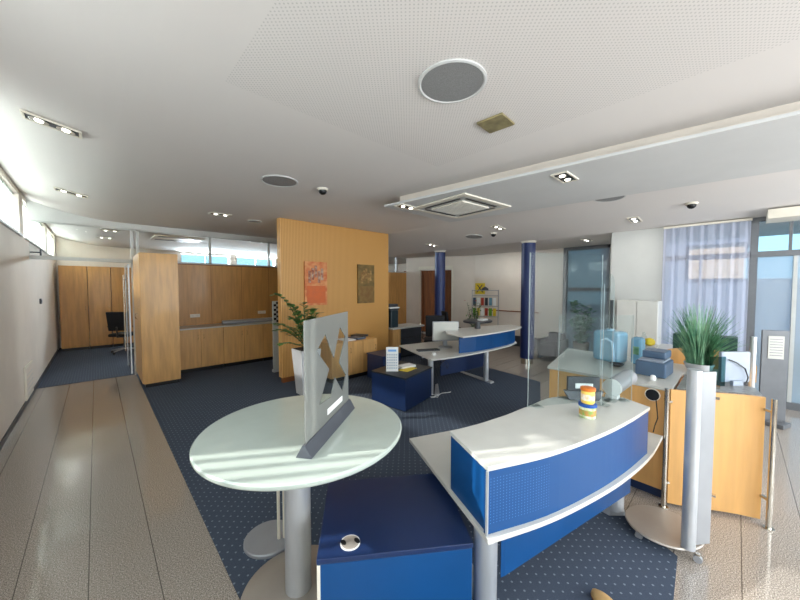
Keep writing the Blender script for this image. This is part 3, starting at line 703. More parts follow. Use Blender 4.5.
t = thing('tent_calendar', (3.0,3.25,.48), 'white tent calendar standing on the low navy cabinet', 'calendar')
ca = (3.09,3.42); aa = -.75
A = lambda u, v: ob(u, v, ca, aa)
s1 = MB().hexa([(*A(-.088,-.03),.482),(*A(.088,-.03),.482),(*A(.088,-.027),.482),(*A(-.088,-.027),.482)], [(*A(-.088,.0),.83),(*A(.088,.0),.83),(*A(.088,.003),.83),(*A(-.088,.003),.83)])
s1.build('front_sheet', 'paper', t)
MB().hexa([(*A(-.088,.06),.482),(*A(.088,.06),.482),(*A(.088,.063),.482),(*A(-.088,.063),.482)], [(*A(-.088,.003),.83),(*A(.088,.003),.83),(*A(.088,.006),.83),(*A(-.088,.006),.83)]).build('back_sheet', 'paper', t)
g = MB()
for r in range(6):
    for k in range(5):
        z = .52+r*.038; v = -.03+.03*(z-.482)/.348-.002
        g.hexa([(*A(-.078+k*.032,v-.001),z),(*A(-.054+k*.032,v-.001),z),(*A(-.054+k*.032,v),z),(*A(-.078+k*.032,v),z)], [(*A(-.078+k*.032,v+.001),z+.020),(*A(-.054+k*.032,v+.001),z+.020),(*A(-.054+k*.032,v+.002),z+.020),(*A(-.078+k*.032,v+.002),z+.020)])
g.build('day_grid', mat('pale grey ink', (180,190,205), .8), t)
z = .765; v = -.007
MB().hexa([(*A(-.06,v-.002),z),(*A(.06,v-.002),z),(*A(.06,v),z),(*A(-.06,v),z)], [(*A(-.06,v+.001),z+.03),(*A(.06,v+.001),z+.03),(*A(.06,v+.003),z+.03),(*A(-.06,v+.003),z+.03)]).build('header', mat('light blue ink', (120,170,225), .8), t)
for (x, y, c, lb, h, r) in ((3.32,3.33,'yellow','yellow envelope lying on the low navy cabinet beside the calendar',.486,.2),(3.40,3.45,'paper','stack of white papers behind the yellow envelope',.51,-.1)):
    tag(MB().box(x-.13, x+.13, y-.08, y+.08, .481, h, rz=r).build('paper_stack', c, bevel=.001), lb, 'papers')

# ------------------------------------------------------------------ far wall items
t = thing('brochure_rack', (8.3,5.0,0), 'tall brochure rack with colourful leaflets standing before the far wall', 'rack')
rk = MB()
for x, y in ((8.25,4.65),(8.0,5.35)): rk.tube([(x,y,0),(x,y,1.62)], .012).tube([(x-.15,y,.01),(x+.15,y,.01)], .012)
for z in (.55,.85,1.15,1.45,1.60): rk.tube([(8.25,4.65,z),(8.0,5.35,z)], .01)
rk.build('frame', 'silver', t, smooth=True)
cols = ['yellow','green','red','paper','yellow','green','paper','cooler','dark','red','paper','printer']
i = 0
for z in (.87,1.17):
    for k in range(6):
        u = .06+k*.155; x = 8.24-.25*u; y = 4.66+.7*u
        MB().box(x-.012, x+.0, y, y+.09, z, z+.22).build('leaflet', cols[i % 12], t); i += 1
MB().lathe(8.12, 5.0, [(.10,1.61),(.09,1.66),(.03,1.70),(.01,1.71)], 20).build('cap', 'dark', t, smooth=True)
t = thing('hanging_sign', (8.7,5.65,1.7), 'small yellow square sign with a dark crossed gable emblem on the far wall', 'sign')
MB().box(8.715, 8.735, 5.38, 5.72, 1.48, 1.82).build('board', 'yellow', t)
em = MB()
for s in (-1, 1):
    em.hexa([(8.708,5.55-s*.11-.018,1.53),(8.708,5.55-s*.11+.018,1.53),(8.715,5.55-s*.11+.018,1.53),(8.715,5.55-s*.11-.018,1.53)], [(8.708,5.55+s*.09-.018,1.77),(8.708,5.55+s*.09+.018,1.77),(8.715,5.55+s*.09+.018,1.77),(8.715,5.55+s*.09-.018,1.77)])
em.build('emblem', 'dark', t)
def bushy(name, x, y, z0, h, r, label, potm, ph, pr_, seed, n=90, lw_=.05, ll=.12, cat='potted plant', lm='leaf', flowers=None):
    g = random.Random(seed); t = thing(name, (x,y,z0), label, cat)
    MB().lathe(x, y, [(pr_*.75,z0),(pr_,z0+ph),(pr_*.9,z0+ph),(pr_*.85,z0+ph-.03)], 24).build('pot', potm, t, smooth=True)
    MB().lathe(x, y, [(pr_*.87,z0+ph-.04),(pr_*.87,z0+ph-.02)], 20).build('soil', 'soil', t)
    s = MB(); l = MB()
    for k in range(7):
        a = g.uniform(0, 2*PI); rr = r*g.uniform(.3,.9); hh = h*g.uniform(.6,1)
        pts = [Vector((x+math.cos(a)*rr*(u/6)**1.2, y+math.sin(a)*rr*(u/6)**1.2, z0+ph-.03+(hh-ph)*u/6)) for u in range(7)]
        s.tube(pts, .01, 6, r1=.004)
        for q in range(n//7):
            p = pts[g.randint(1,6)] + Vector((g.uniform(-.04,.04), g.uniform(-.04,.04), g.uniform(-.05,.05)))
            b = g.uniform(0, 2*PI); l.leaf(p, p+Vector((math.cos(b)*ll, math.sin(b)*ll, g.uniform(-.05,.08))), lw_, bend=.01)
    s.build('stem', 'stem', t, smooth=True); l.build('foliage', lm, t)
    if flowers:
        f = MB()
        for k in range(14):
            p = Vector((x+g.uniform(-r,r)*.8, y+g.uniform(-r,r)*.8, z0+ph+(h-ph)*g.uniform(.4,1)))
            for q in range(5):
                b = q*2*PI/5; f.leaf(p, p+Vector((math.cos(b)*.035, math.sin(b)*.035, .015)), .03)
        f.build('blossom', flowers, t)
    return t
bushy('potted_flower', 7.55, 5.0, 0, 1.38, .34, 'loose green plant with red blossoms beside the far blue column', 'pot', .45, .2, 5, 160, flowers='red')
bushy('potted_plant', 8.25, 2.50, 0, 1.36, .42, 'bushy dark green plant in a stone planter before the dark niche window', 'pot_tan', .40, .17, 11, 420, .08, .15, lm='grass')
t = thing('lounge_chair', (7.7,2.95,0), 'dark upholstered armchair beside the plant at the niche', 'armchair')
MB().box(7.4, 7.9, 2.75, 3.10, .12, .40).build('seat', 'fabric', t, bevel=.03)
MB().box(7.85, 8.0, 2.75, 3.10, .12, .62).build('backrest', 'fabric', t, bevel=.03)
MB().box(7.4, 7.98, 2.68, 2.76, .05, .50).build('armrest', 'fabric', t, bevel=.02)
MB().box(7.4, 7.98, 3.09, 3.17, .05, .50).build('armrest', 'fabric', t, bevel=.02)
t = thing('oval_table', (6.6,4.3,0), 'small dark oval table behind the far counter', 'table')
MB().lathe(6.6, 4.25, [(.36,.86),(.38,.875),(.38,.90),(.36,.91)], 32, sx=1.1, sy=.8).build('table_top', 'dark', t, smooth=True)
MB().tube([(6.6,4.25,.02),(6.6,4.25,.87)], .03).build('column', 'alu', t, smooth=True)
MB().lathe(6.6, 4.25, [(.24,0),(.24,.015),(.05,.03)], 28).build('base', 'alu', t, smooth=True)
tag(MB().box(6.50, 6.72, 4.05, 4.2, .911, .95).build('document_tray', 'paper', bevel=.004), 'small pale tray lying on the dark oval table', 'tray')
tag(MB().lathe(5.35, 3.45, [(.05,.891),(.06,.90),(.05,.96),(.045,1.02),(.03,1.03)], 20).build('desk_holder', 'dark', smooth=True), 'small dark pen holder on the far counter top', 'pen holder')

# ------------------------------------------------------------------ round table
TX, TY = .775, 1.64
t = thing('round_table', (TX,TY,0), 'round high table with pale green glass top in the foreground', 'table')
MB().lathe(TX+.035, TY-.03, [(.51,.905),(.523,.912),(.53,.922),(.53,.934),(.523,.94)], 96).build('table_top', 'table_glass', t, smooth=True)
MB().lathe(TX, TY, [(.07,.02),(.07,.90)], 40).build('column', 'alu', t, smooth=True)
MB().lathe(TX, TY, [(.17,.893),(.17,.905)], 36).build('mounting_plate', 'alu', t, smooth=True)
MB().lathe(TX, TY, [(.30,.006),(.30,.018),(.292,.024),(.08,.028)], 64).build('base', 'disc', t, smooth=True)
# little stand behind the table
t = thing('rod_stand', (.79,2.09,0), 'low stand of two thin rods on a round pale foot behind the round table', 'stand')
MB().lathe(.80, 2.11, [(.158,.006),(.158,.024),(.152,.03)], 48, rz=.5, sy=1.04).build('base', 'silver', t, smooth=True)
for dx in (0, .032): MB().tube([(.835+dx,2.05-dx*.5,.03),(.835+dx,2.05-dx*.5,.86)], .010, 12).build('rod', 'cream', t, smooth=True)
MB().box(.80, .90, 2.00, 2.08, .86, .875).build('cap', 'silver', t)
# sign on table
t = thing('table_sign', (.89,1.48,.94), 'frosted table sign with a clear crossed gable cut-out in a dark triangular holder', 'sign')
a0 = Vector((.645,1.300)); a1 = Vector((1.135,1.660)); dv = (a1-a0).normalized(); nv = Vector((-dv.y, dv.x))
def tri(p, w, z0, z1, k): return [(p.x-nv.x*w, p.y-nv.y*w, z0), (p.x+nv.x*w, p.y+nv.y*w, z0), (p.x+nv.x*k, p.y+nv.y*k, z1), (p.x-nv.x*k, p.y-nv.y*k, z1)]
MB().hexa(tri(a0,.038,.941,.998,.006), tri(a1,.038,.941,.998,.006)).build('holder', mat('charcoal metal', (86,90,98), .4, metal=.3, var=.04), t, bevel=.001)
def sheet(outer, hole, name, m, parent, thick, zoff=0):
    bm = bmesh.new()
    P0 = Vector((.66,1.312)); P1 = Vector((1.118,1.648)); zt, zb = 1.55, .985
    def mk(loop):
        vs = [bm.verts.new(((P0+(P1-P0)*u).x + nv.x*zoff, (P0+(P1-P0)*u).y + nv.y*zoff, zt+(zb-zt)*v)) for u, v in loop]
        return [bm.edges.new((vs[i], vs[(i+1) % len(vs)])) for i in range(len(vs))]
    e = mk(outer)
    if hole: e += mk(hole)
    bmesh.ops.triangle_fill(bm, use_beauty=True, use_dissolve=False, edges=e)
    m_ = MB(); m_.bm.free(); m_.bm = bm
    return m_.build(name, m, parent, solid=thick)
XO = [(.22,.28),(.40,.16),(.60,.42),(.76,.14),(.92,.26),(.74,.50),(.93,.68),(.82,.82),(.62,.62),(.52,.78),(.26,.76),(.48,.50)]
fs = sheet([(0,0),(1,0),(1,1),(0,1)], XO, 'frosted_panel', 'frost', t, .005)
sheet(XO, None, 'clear_emblem', 'acrylic', fs, .004)
sheet([(.42,.86),(.80,.86),(.80,.915),(.42,.915)], None, 'white_label', 'paper', t, .001, -.005)

# ------------------------------------------------------------------ low cabinet in front
t = thing('low_cabinet', (1.14,1.28,0), 'low blue cabinet with a round metal cable outlet beneath the front desk', 'cabinet', 'low blue cabinets')
c0 = (.68,1.26); v1 = (.59,-.43); v2 = (.345,.473)
MB().prism(q4(c0, v1, v2, .004), .07, .452).build('body', 'blue', t, bevel=.002)
MB().prism(q4(c0, v1, v2), .455, .48).build('top', 'navy', t, bevel=.003)
MB().prism(q4((.683,1.262), (.012,-.009), (.32,.44)), .07, .45).build('edge_strip', 'cream', t)
for i, (x, y) in enumerate(q4(c0, v1, v2, .07)):
    MB().lathe(x, y, [(.028,.034),(.028,.07)], 14).build('castor', 'black', t, smooth=True)
MB().lathe(.845, 1.235, [(.047,.4802),(.047,.484)], 32).build('outlet_rim', 'paper', t, smooth=True)
g = MB().lathe(.845, 1.235, [(.042,.480),(.042,.486),(.036,.488)], 32).build('cable_outlet', 'disc', t, smooth=True)
for q in (-1, 1): MB().lathe(.845+q*.027, 1.235-q*.0175, [(.011,.487),(.011,.4895)], 14, sy=1.7).build('outlet_hole', 'black', g)

# ------------------------------------------------------------------ reception desk
def arc(p):      # smooth polyline through points (Catmull-Rom)
    P = [Vector(p[0])*2-Vector(p[1])] + [Vector(q) for q in p] + [Vector(p[-1])*2-Vector(p[-2])]; out = []
    for i in range(1, len(P)-2):
        for k in range(5):
            s = k/5; a, b, c, d = P[i-1], P[i], P[i+1], P[i+2]
            out.append(tuple(.5*((2*b)+(c-a)*s+(2*a-5*b+4*c-d)*s*s+(3*b-a-3*c+d)*s**3)))
    return out + [tuple(P[-2])]
t = thing('reception_desk', (1.25,.74,0), 'front reception desk with white worktop and raised curved bright blue counter', 'desk', 'counter desks')
wf_ = arc([(1.25,.74),(1.60,.597),(2.0,.483),(2.35,.412),(2.72,.368),(3.12,.36)])
wb_ = arc([(3.14,.9),(3.05,1.30),(2.61,1.39),(2.18,1.48),(1.68,1.67)])
MB().prism(wf_+wb_, .535, .56).build('worktop', 'white', t, bevel=.002)
uf = arc([(1.265,.755),(1.60,.612),(2.0,.500),(2.35,.432),(2.71,.385)])
ub = arc([(2.80,.56),(2.64,.745),(2.42,.92),(2.10,.965),(1.76,1.01),(1.43,1.095)])
MB().prism(uf+ub, .862, .885).build('counter_top', 'white', t, bevel=.002)
def off(pl, d): 
    r = []
    for i, p in enumerate(pl):
        a = Vector(pl[max(0,i-1)]); b = Vector(pl[min(len(pl)-1,i+1)]); n = (b-a).normalized(); r.append((p[0]-n.y*d, p[1]+n.x*d))
    return r
t_front = MB().strip(off(uf, .008), .56, .862, .018)
o = t_front.build('front_screen', 'blue_perf', t)
# shift texture space: object origin is the desk origin so dots start near the left end
MB().strip([(1.425,1.085),(1.285,.775)], .56, .862, .016).build('end_screen', 'blue', t)
MB().strip([(2.70,.40),(2.785,.555)], .56, .862, .016).build('end_screen', 'blue', t)
MB().box(1.262, 1.272, .753, .763, .56, .862).build('corner_trim', 'alu', t)
MB().prism([(1.46,.79),(1.485,.78),(2.76,.49),(2.76,.51),(1.48,.805)], .215, .535).build('modesty_panel', 'blue', t)
for (x, y, fx, fy) in ((1.385,.835,1.75,1.35),(2.77,.585,2.86,1.12)):
    l = MB().lathe(x, y, [(.058,.05),(.058,.535)], 32).build('leg', 'alu', t, smooth=True)
    MB().hexa([(x-.06,y+.02,.006),(x+.03,y-.07,.006),(fx+.05,fy-.02,.006),(fx-.05,fy+.02,.006)], [(x-.05,y+.015,.07),(x+.03,y-.05,.07),(fx+.03,fy-.01,.03),(fx-.03,fy+.01,.03)]).build('foot', 'alu', l, bevel=.004)
    if x < 2: MB().box(x+.062, x+.066, y-.03, y+.0, .3, .535).build('edge_strip', 'cream', l)
# tan shoe
t = thing('tan_shoe', (1.92,.41,0), 'tip of a tan leather shoe on the carpet at the bottom edge', 'shoe')
sh = MB().lathe(1.905, .42, [(.035,.008),(.042,.02),(.040,.04),(.028,.055),(.006,.062)], 20, sx=1.0, sy=2.2, rz=-.4)
sh.build('upper', 'shoe', t, smooth=True)
MB().lathe(1.905, .42, [(.040,.006),(.043,.014)], 20, sx=1.0, sy=2.2, rz=-.4).build('sole', 'brown', t)

# acrylic screens
def screen(p0, p1, z0, z1, label, rnd=.0, lip=True):
    t = thing('acrylic_screen', ((p0[0]+p1[0])/2, (p0[1]+p1[1])/2, z0), label, 'screen', 'clear hygiene screens on the front counter')
    a, b = Vector(p0), Vector(p1); d = (b-a); n = Vector((-d.y, d.x)).normalized()*.0025
    prof = [(0,z0),(1,z0)]
    if rnd:
        for k in range(9):
            an = k*PI/16; prof.append((1-rnd/d.length+math.sin(PI/2-an)*rnd/d.length, z1-rnd+math.sin(an)*rnd))
        for k in range(9):
            an = PI/2+k*PI/16; prof.append((rnd/d.length+math.cos(an)*rnd/d.length, z1-rnd+math.sin(an)*rnd))
    else: prof += [(1,z1),(0,z1)]
    lo = [(a.x+d.x*u-n.x, a.y+d.y*u-n.y, z) for u, z in prof]; hi = [(a.x+d.x*u+n.x, a.y+d.y*u+n.y, z) for u, z in prof]
    pl = MB().hexa(lo, hi).build('pane', 'acrylic', t)
    e = MB()
    top = z1-rnd if rnd else z1
    for q in (a, b): e.box(q.x-.0015, q.x+.0015, q.y-.0015, q.y+.0015, z0, top)
    e.build('polished_edge', 'edge', pl)
    if lip:
        for u in (.12,.88):
            c = a+d*u; MB().box(c.x-.03, c.x+.03, c.y-.035, c.y+.035, z0, z0+.006, rz=math.atan2(d.y,d.x)).build('foot', 'acrylic', t)
screen((2.10,.955), (2.60,.66), .885, 1.93, 'tall clear acrylic screen standing along the back of the front counter', .0)
screen((2.44,.885), (2.76,.50), .885, 1.50, 'lower clear acrylic screen at the right end of the front counter', .0)
screen((2.50,.62), (2.66,.60), .885, 1.79, 'narrow clear acrylic screen with arched top beside the card terminal', .07)

# jars
def label_box(x, y, z0, r, h, cols, lb, lidc):
    t = thing('sweet_jar', (x,y,z0), lb, 'jar', 'jars on the front counter')
    MB().lathe(x, y, [(r*.92,z0),(r,z0+.006),(r,z0+h*.82),(r*.95,z0+h*.84)], 28).build('body', mat('jar body '+lb[:4], cols[0], .35, rgb2=cols[1], vscale=26), t, smooth=True)
    MB().lathe(x, y, [(r+.001,z0+h*.22),(r+.001,z0+h*.62)], 28).build('label', mat('jar label '+lb[:4], cols[2], .5, rgb2=cols[3], vscale=32), t, smooth=True)
    MB().lathe(x, y, [(r+.004,z0+h*.83),(r+.005,z0+h*.86),(r+.005,z0+h),(r*.9,z0+h+.003)], 28).build('lid', lidc, t, smooth=True)
label_box(2.215, .625, .886, .047, .085, ((240,236,225),(150,190,80),(120,180,90),(215,120,70)), 'wide sweet jar with blue lid and green label, lower of the two', mat('blue lid', (30,84,170), .35))
label_box(2.215, .625, .976, .038, .095, ((250,220,80),(245,200,120),(250,246,235),(236,170,90)), 'yellow sweet jar with orange lid stacked on the wide jar', mat('orange lid', (220,120,40), .35))
# paper tube and card terminal on counter
t = thing('rolled_poster', (2.68,.62,.885), 'thick pale cylinder lying on a low bracket at the back of the front counter', 'cylinder')
MB().tube([(2.72,.61,.965),(3.10,.585,.975)], .060, 28).build('tube', 'silver', t, smooth=True)
MB().tube([(2.715,.61,.965),(2.72,.61,.965)], .062, 28).build('end_cap', 'paper', t, smooth=True)
MB().box(2.70, 2.77, .57, .65, .886, .91).build('bracket', 'paper', t, bevel=.004)
t = thing('card_terminal', (2.50,.72,.885), 'dark grey angled display stand with a white label behind the jars', 'display')
cc = (2.52,.74); ang = -.85
A = lambda u, v: ob(u, v, cc, ang)
MB().hexa([(*A(-.10,-.02),.89),(*A(.10,-.02),.89),(*A(.10,.02),.89),(*A(-.10,.02),.89)], [(*A(-.135,-.01),.955),(*A(.135,-.01),.955),(*A(.135,.02),.955),(*A(-.135,.02),.955)]).build('lower_plate', 'dark', t)
MB().prism([A(-.11,-.005),A(.11,-.005),A(.11,.02),A(-.11,.02)], .955, 1.055).build('back_plate', 'dark', t, bevel=.003)
MB().prism([A(-.06,-.011),A(.06,-.011),A(.06,-.005),A(-.06,-.005)], .975, 1.01).build('white_label', 'paper', t)
tag(MB().hexa([(2.66,.72,.887),(2.80,.70,.887),(2.82,.74,.887),(2.68,.76,.887)], [(2.66,.80,.95),(2.84,.76,.96),(2.86,.79,.97),(2.68,.83,.96)]).build('paper_stack', 'paper'), 'cream papers leaning behind the pale cylinder on the front counter', 'papers')

# ------------------------------------------------------------------ wooden unit behind the desk
t = thing('storage_unit', (3.8,.8,0), 'beech storage unit with grey top and round cable hole behind the front desk', 'cabinet')
U = [(3.23,.33),(3.90,.33),(3.92,.06),(4.30,.06),(4.40,1.48),(3.27,1.27)]
MB().prism(U, .08, .885).build('body', 'beech_light', t)
MB().prism([(3.215,.32),(3.89,.32),(3.91,.05),(4.31,.05),(4.41,1.49),(3.255,1.285)], .885, .91).build('top', 'grey_top', t, bevel=.002)
MB().prism([(3.26,.36),(4.28,.36),(4.37,1.44),(3.30,1.24)], 0, .08).build('plinth', 'navy', t)
g = MB().tube([(3.228,.445,.835),(3.215,.445,.835)], .050, 28).build('cable_ring', 'cream', t, smooth=True)
MB().tube([(3.216,.445,.835),(3.212,.445,.835)], .044, 28).build('cable_hole', 'black', g)
MB().tube([(3.21,.42,.80),(3.20,.41,.72),(3.205,.405,.66),(3.19,.42,.60),(3.20,.43,.54)], .004, 6).build('cable', 'cable', t, smooth=True)
t = thing('printer', (3.75,.5,.91), 'slate blue office printer on the beech storage unit', 'printer')
MB().prism([(3.50,.40),(3.80,.38),(3.84,.60),(3.53,.62)], .912, 1.04).build('body', 'printer', t, bevel=.012)
MB().prism([(3.52,.42),(3.79,.40),(3.82,.58),(3.55,.60)], 1.04, 1.055).build('paper_tray', 'printer_l', t, bevel=.004)
MB().prism([(3.62,.42),(3.83,.40),(3.86,.58),(3.65,.59)], 1.055, 1.12).build('lid', 'printer', t, bevel=.01)
tag(MB().lathe(3.40, .47, [(.018,.911),(.022,.93),(.018,.95),(.008,.955)], 16).build('round_knob_cap', 'paper', smooth=True), 'small white cap standing before the slate blue printer', 'cap')
t = thing('water_canister', (3.9,.95,.91), 'large light blue plastic canister with moulded handle on the storage unit', 'canister')
MB().prism([(3.83,.82),(4.02,.76),(4.12,1.02),(3.93,1.08)], .912, 1.235).build('body', 'cooler', t, bevel=.035)
hn = MB().tube([(3.90,.98,.93),(3.895,.98,1.13),(3.865,.93,1.16),(3.835,.87,1.13),(3.83,.85,.93)], .012, 10); hn.build('handle', mat('pale blue rib', (160,205,235), .3), t, smooth=True)
MB().lathe(3.97, .92, [(.035,1.23),(.035,1.255)], 20).build('cap', 'cooler', t, smooth=True)
t = thing('water_canister', (4.0,.72,.91), 'narrow light blue plastic canister with green emblem, right of the large one', 'canister')
MB().prism([(3.92,.64),(4.04,.62),(4.08,.73),(3.96,.74)], .912, 1.19).build('body', 'cooler', t, bevel=.03)
MB().prism([(3.922,.66),(3.94,.71),(3.935,.712),(3.917,.662)], 1.02, 1.10).build('emblem', 'grass', t)
tag(MB().lathe(3.72, .80, [(.02,.912),(.05,.925),(.062,.945),(.055,.945),(.04,.93)], 24).build('shallow_bowl', 'black', smooth=True), 'small black bowl between the canister and the printer', 'bowl')
t = thing('file_box', (4.2,.45,.91), 'white file box behind the printer on the storage unit', 'box')
MB().box(4.08, 4.26, .56, .70, .912, 1.08).build('body', 'paper', t, bevel=.005)
MB().box(4.07, 4.27, .55, .71, 1.08, 1.095).build('lid', 'grey_top', t, bevel=.003)
tag(MB().lathe(4.13, .61, [(.02,1.096),(.045,1.11),(.05,1.14),(.035,1.165),(.01,1.175)], 20).build('yellow_ball', 'yellow', smooth=True), 'round yellow object on the white file box', 'ball')
tag(MB().lathe(4.21, .67, [(.03,1.096),(.03,1.17),(.015,1.19),(.015,1.22)], 18).build('clear_bottle', 'acrylic', smooth=True), 'small clear bottle beside the yellow object', 'bottle')
# white cupboard and black stand at pier
t = thing('white_cupboard', (6.6,1.15,0), 'plain white cupboard standing against the pier', 'cupboard')
MB().box(6.50, 6.92, .86, 1.42, .05, 1.47).build('body', 'white', t, bevel=.004)
for k in range(2): MB().box(6.482, 6.50, .865+k*.28, 1.135+k*.28, .07, 1.46).build('door', 'white', t, bevel=.002)
MB().box(6.53, 6.9, .88, 1.40, 0, .05).build('plinth', 'dark', t)
t = thing('floor_banner', (6.3,1.45,0), 'narrow black floor stand at the corner of the pier', 'stand')
MB().box(6.30, 6.33, 1.425, 1.475, .02, 1.48).build('post', 'black', t, bevel=.003)
MB().box(6.2, 6.44, 1.35, 1.55, 0, .02).build('foot', 'black', t, bevel=.003)
# sheer curtain
cu = bmesh.new(); n = 160; rows = []
for z in (.08, 2.66):
    rows.append([cu.verts.new((XR-.05+.012*math.sin(k*.34)+.006*math.sin(k*.57), -.11+.98*k/n, z)) for k in range(n+1)])
for k in range(n): cu.faces.new((rows[0][k], rows[0][k+1], rows[1][k+1], rows[1][k]))
m_ = MB(); m_.bm.free(); m_.bm = cu
t = thing('sheer_curtain', (XR-.05,.4,0), 'pleated sheer white curtain hanging before the shop front window', 'curtain')
m_.build('fabric', 'sheer', t, smooth=True)
MB().box(XR-.09, XR-.01, -.12, .87, 2.66, 2.69).build('curtain_rail', 'cream', t)

# ------------------------------------------------------------------ curved wooden gate between poles
t = thing('wooden_screen', (3.35,.05,0), 'curved beech screen held between two slim steel poles at the right', 'screen')
cv = arc([(3.19,.335),(3.255,.20),(3.33,.09),(3.40,-.03),(3.45,-.155)])
MB().strip(cv, .025, .915, -.02).build('panel', 'beech_light', t, smooth=True)
for (x, y) in ((3.135,.345),(3.385,-.20)):
    l = MB().tube([(x,y,0),(x,y,.925)], .0155, 20).build('pole', 'steel', t, smooth=True)
    MB().lathe(x, y, [(.03,0),(.03,.008)], 20).build('pole_foot', 'steel', l)
for (x, y) in ((3.16,.34),(3.415,-.18)):
    for z in (.2,.83): MB().box(x-.028, x+.028, y-.012, y+.012, z-.008, z+.008, rz=.7).build('clip', 'steel', t)
t = thing('side_counter', (3.6,.1,0), 'small beech side counter with grey stone top behind the curved screen', 'counter')
MB().prism([(3.30,.30),(3.39,.14),(3.46,.04),(3.53,-.12),(3.70,-.10),(3.78,.05),(3.82,.30)], .06, .89).build('body', 'beech_light', t)
MB().prism([(3.26,.305),(3.35,.13),(3.43,.02),(3.50,-.15),(3.72,-.12),(3.80,.05),(3.84,.305)], .89, .912).build('top', mat('mottled grey stone', (140,142,140), .3, rgb2=(100,102,104), vscale=40), t, bevel=.002)
MB().prism([(3.34,.28),(3.42,.14),(3.49,.04),(3.57,-.10),(3.70,-.08),(3.78,.05),(3.84,.28)], 0, .06).build('plinth', 'dark', t)
# silver stand
t = thing('leaflet_stand', (2.77,.30,0), 'silver stand with thick pole, flat side panel and round wheeled foot', 'stand')
MB().lathe(2.775, .305, [(.205,.055),(.21,.062),(.205,.07)], 64, sx=1.05, sy=.98, rz=-.55).build('base', 'disc', t, smooth=True)
MB().lathe(2.645, .165, [(.036,.07),(.036,1.195)], 32).build('pole', 'alu', t, smooth=True)
MB().prism([(2.685,.140),(2.775,.072),(2.783,.082),(2.693,.150)], .075, 1.175).build('side_panel', 'silver', t, bevel=.003)
for (x, y) in ((2.62,.41),(2.65,.12),(2.90,.17),(2.92,.43)):
    c_ = MB().tube([(x,y,.03),(x,y,.056)], .012, 10).build('castor_stem', 'steel', t, smooth=True)
    MB().tube([(x-.012,y,.022),(x+.012,y,.022)], .022, 16).build('wheel', 'silver', c_, smooth=True)
for z in (.38,1.0): MB().box(2.775, 2.80, .055, .085, z, z+.012).build('clip', 'steel', t)

# ornamental grass
gx, gy = 4.10, .23
t = thing('potted_grass', (gx,gy,.91), 'ornamental blue green grass in a low white bowl at the right', 'potted plant')
MB().lathe(gx, gy, [(.065,.912),(.09,.93),(.11,.985),(.102,.985),(.09,.96)], 32).build('bowl', 'pot', t, smooth=True)
MB().lathe(gx, gy, [(.09,.955),(.09,.97)], 24).build('soil', 'soil', t)
g = random.Random(5)
def blades(n, hmin, hmax, w, spread):
    m = MB()
    for k in range(n):
        a = g.uniform(0, 2*PI); r0 = g.uniform(0,.09); h = g.uniform(hmin, hmax); sp = g.uniform(.05, spread)*(1.25-h/hmax*.55)
        x0, y0 = gx+math.cos(a)*r0, gy+math.sin(a)*r0; sd = Vector((-math.sin(a+.8), math.cos(a+.8), 0))*w/2; L_ = []
        for q in range(6):
            u = q/5; c = Vector((x0+math.cos(a)*sp*u**1.8, y0+math.sin(a)*sp*u**1.8, .96+h*(u-.18*u*u*(sp/spread))))
            ww = sd*(1-u*.85); L_.append((m.bm.verts.new(c-ww), m.bm.verts.new(c+ww)))
        for A_, B_ in zip(L_, L_[1:]): m.bm.faces.new((A_[0], A_[1], B_[1], B_[0]))
    return m
blades(430, .27, .62, .012, .27).build('foliage', 'grass', t)
blades(30, .45, .66, .006, .25).build('dry_blades', 'grass_tan', t)
# dark flower trough behind the grass
tag(MB().box(5.05, 5.25, -.02, .52, .901, 1.14).build('desk_organizer', mat('dark green plastic', (30,66,60), .4), bevel=.005), 'dark green letter tray behind the ornamental grass', 'tray')
t = thing('office_table', (5.3,.35,0), 'grey topped table behind the grass near the curtain window', 'table')
MB().box(4.95, 5.8, -.06, .72, .875, .90).build('table_top', 'grey_top', t, bevel=.003)
for (x, y) in ((5.0,-.01),(5.75,-.01),(5.0,.67),(5.75,.67)): MB().tube([(x,y,0),(x,y,.875)], .018).build('leg', 'alu', t, smooth=True)
# teal glass leaf, grey monitor, round wood backrest
t = thing('glass_leaf', (3.50,.05,.912), 'teal tinted glass leaf standing on the side counter', 'glass screen')
MB().prism([(3.44,.125),(3.52,.045),(3.524,.051),(3.444,.131)], .93, 1.16).build('pane', 'glass_teal', t)
MB().box(3.465, 3.495, .07, .10, .912, .94).build('clamp', 'steel', t)
t = thing('computer_monitor', (3.66,-.02,.912), 'light grey back of a monitor with a black cable on the side counter', 'monitor')
MB().prism([(3.62,.07),(3.80,-.09),(3.815,-.07),(3.635,.09)], .935, 1.18).build('screen', 'printer_l', t, bevel=.006)
MB().prism([(3.66,.0),(3.74,-.055),(3.76,-.03),(3.68,.02)], .912, .95).build('foot', 'printer_l', t)
MB().tube([(3.65,.03,1.12),(3.69,-.01,1.10),(3.74,-.06,1.05),(3.76,-.08,.98),(3.73,-.07,.93)], .005, 8).build('cable', 'black', t, smooth=True)
t = thing('visitor_chair', (4.62,.22,0), 'visitor chair with wide rounded plywood backrest behind the grass', 'chair')
pr_ = [(-.37,0),(.37,0)] + [(.37*math.cos(k*PI/16), .15+.12*math.sin(k*PI/16)) for k in range(17)]
lo = [(4.55-.12*u*u, .22+u, .79+v) for u, v in pr_]; hi = [(4.57-.12*u*u, .22+u, .79+v) for u, v in pr_]
MB().hexa(lo, hi).build('backrest', 'beech', t)
MB().box(4.56, 4.92, -.02, .46, .44, .46).build('seat', 'beech', t, bevel=.006)
for (x, y) in ((4.585,.02),(4.88,.02),(4.585,.42),(4.88,.42)): MB().tube([(x,y,0),(x,y,.44 if x > 4.7 else .9)], .011).build('leg', 'steel', t, smooth=True)
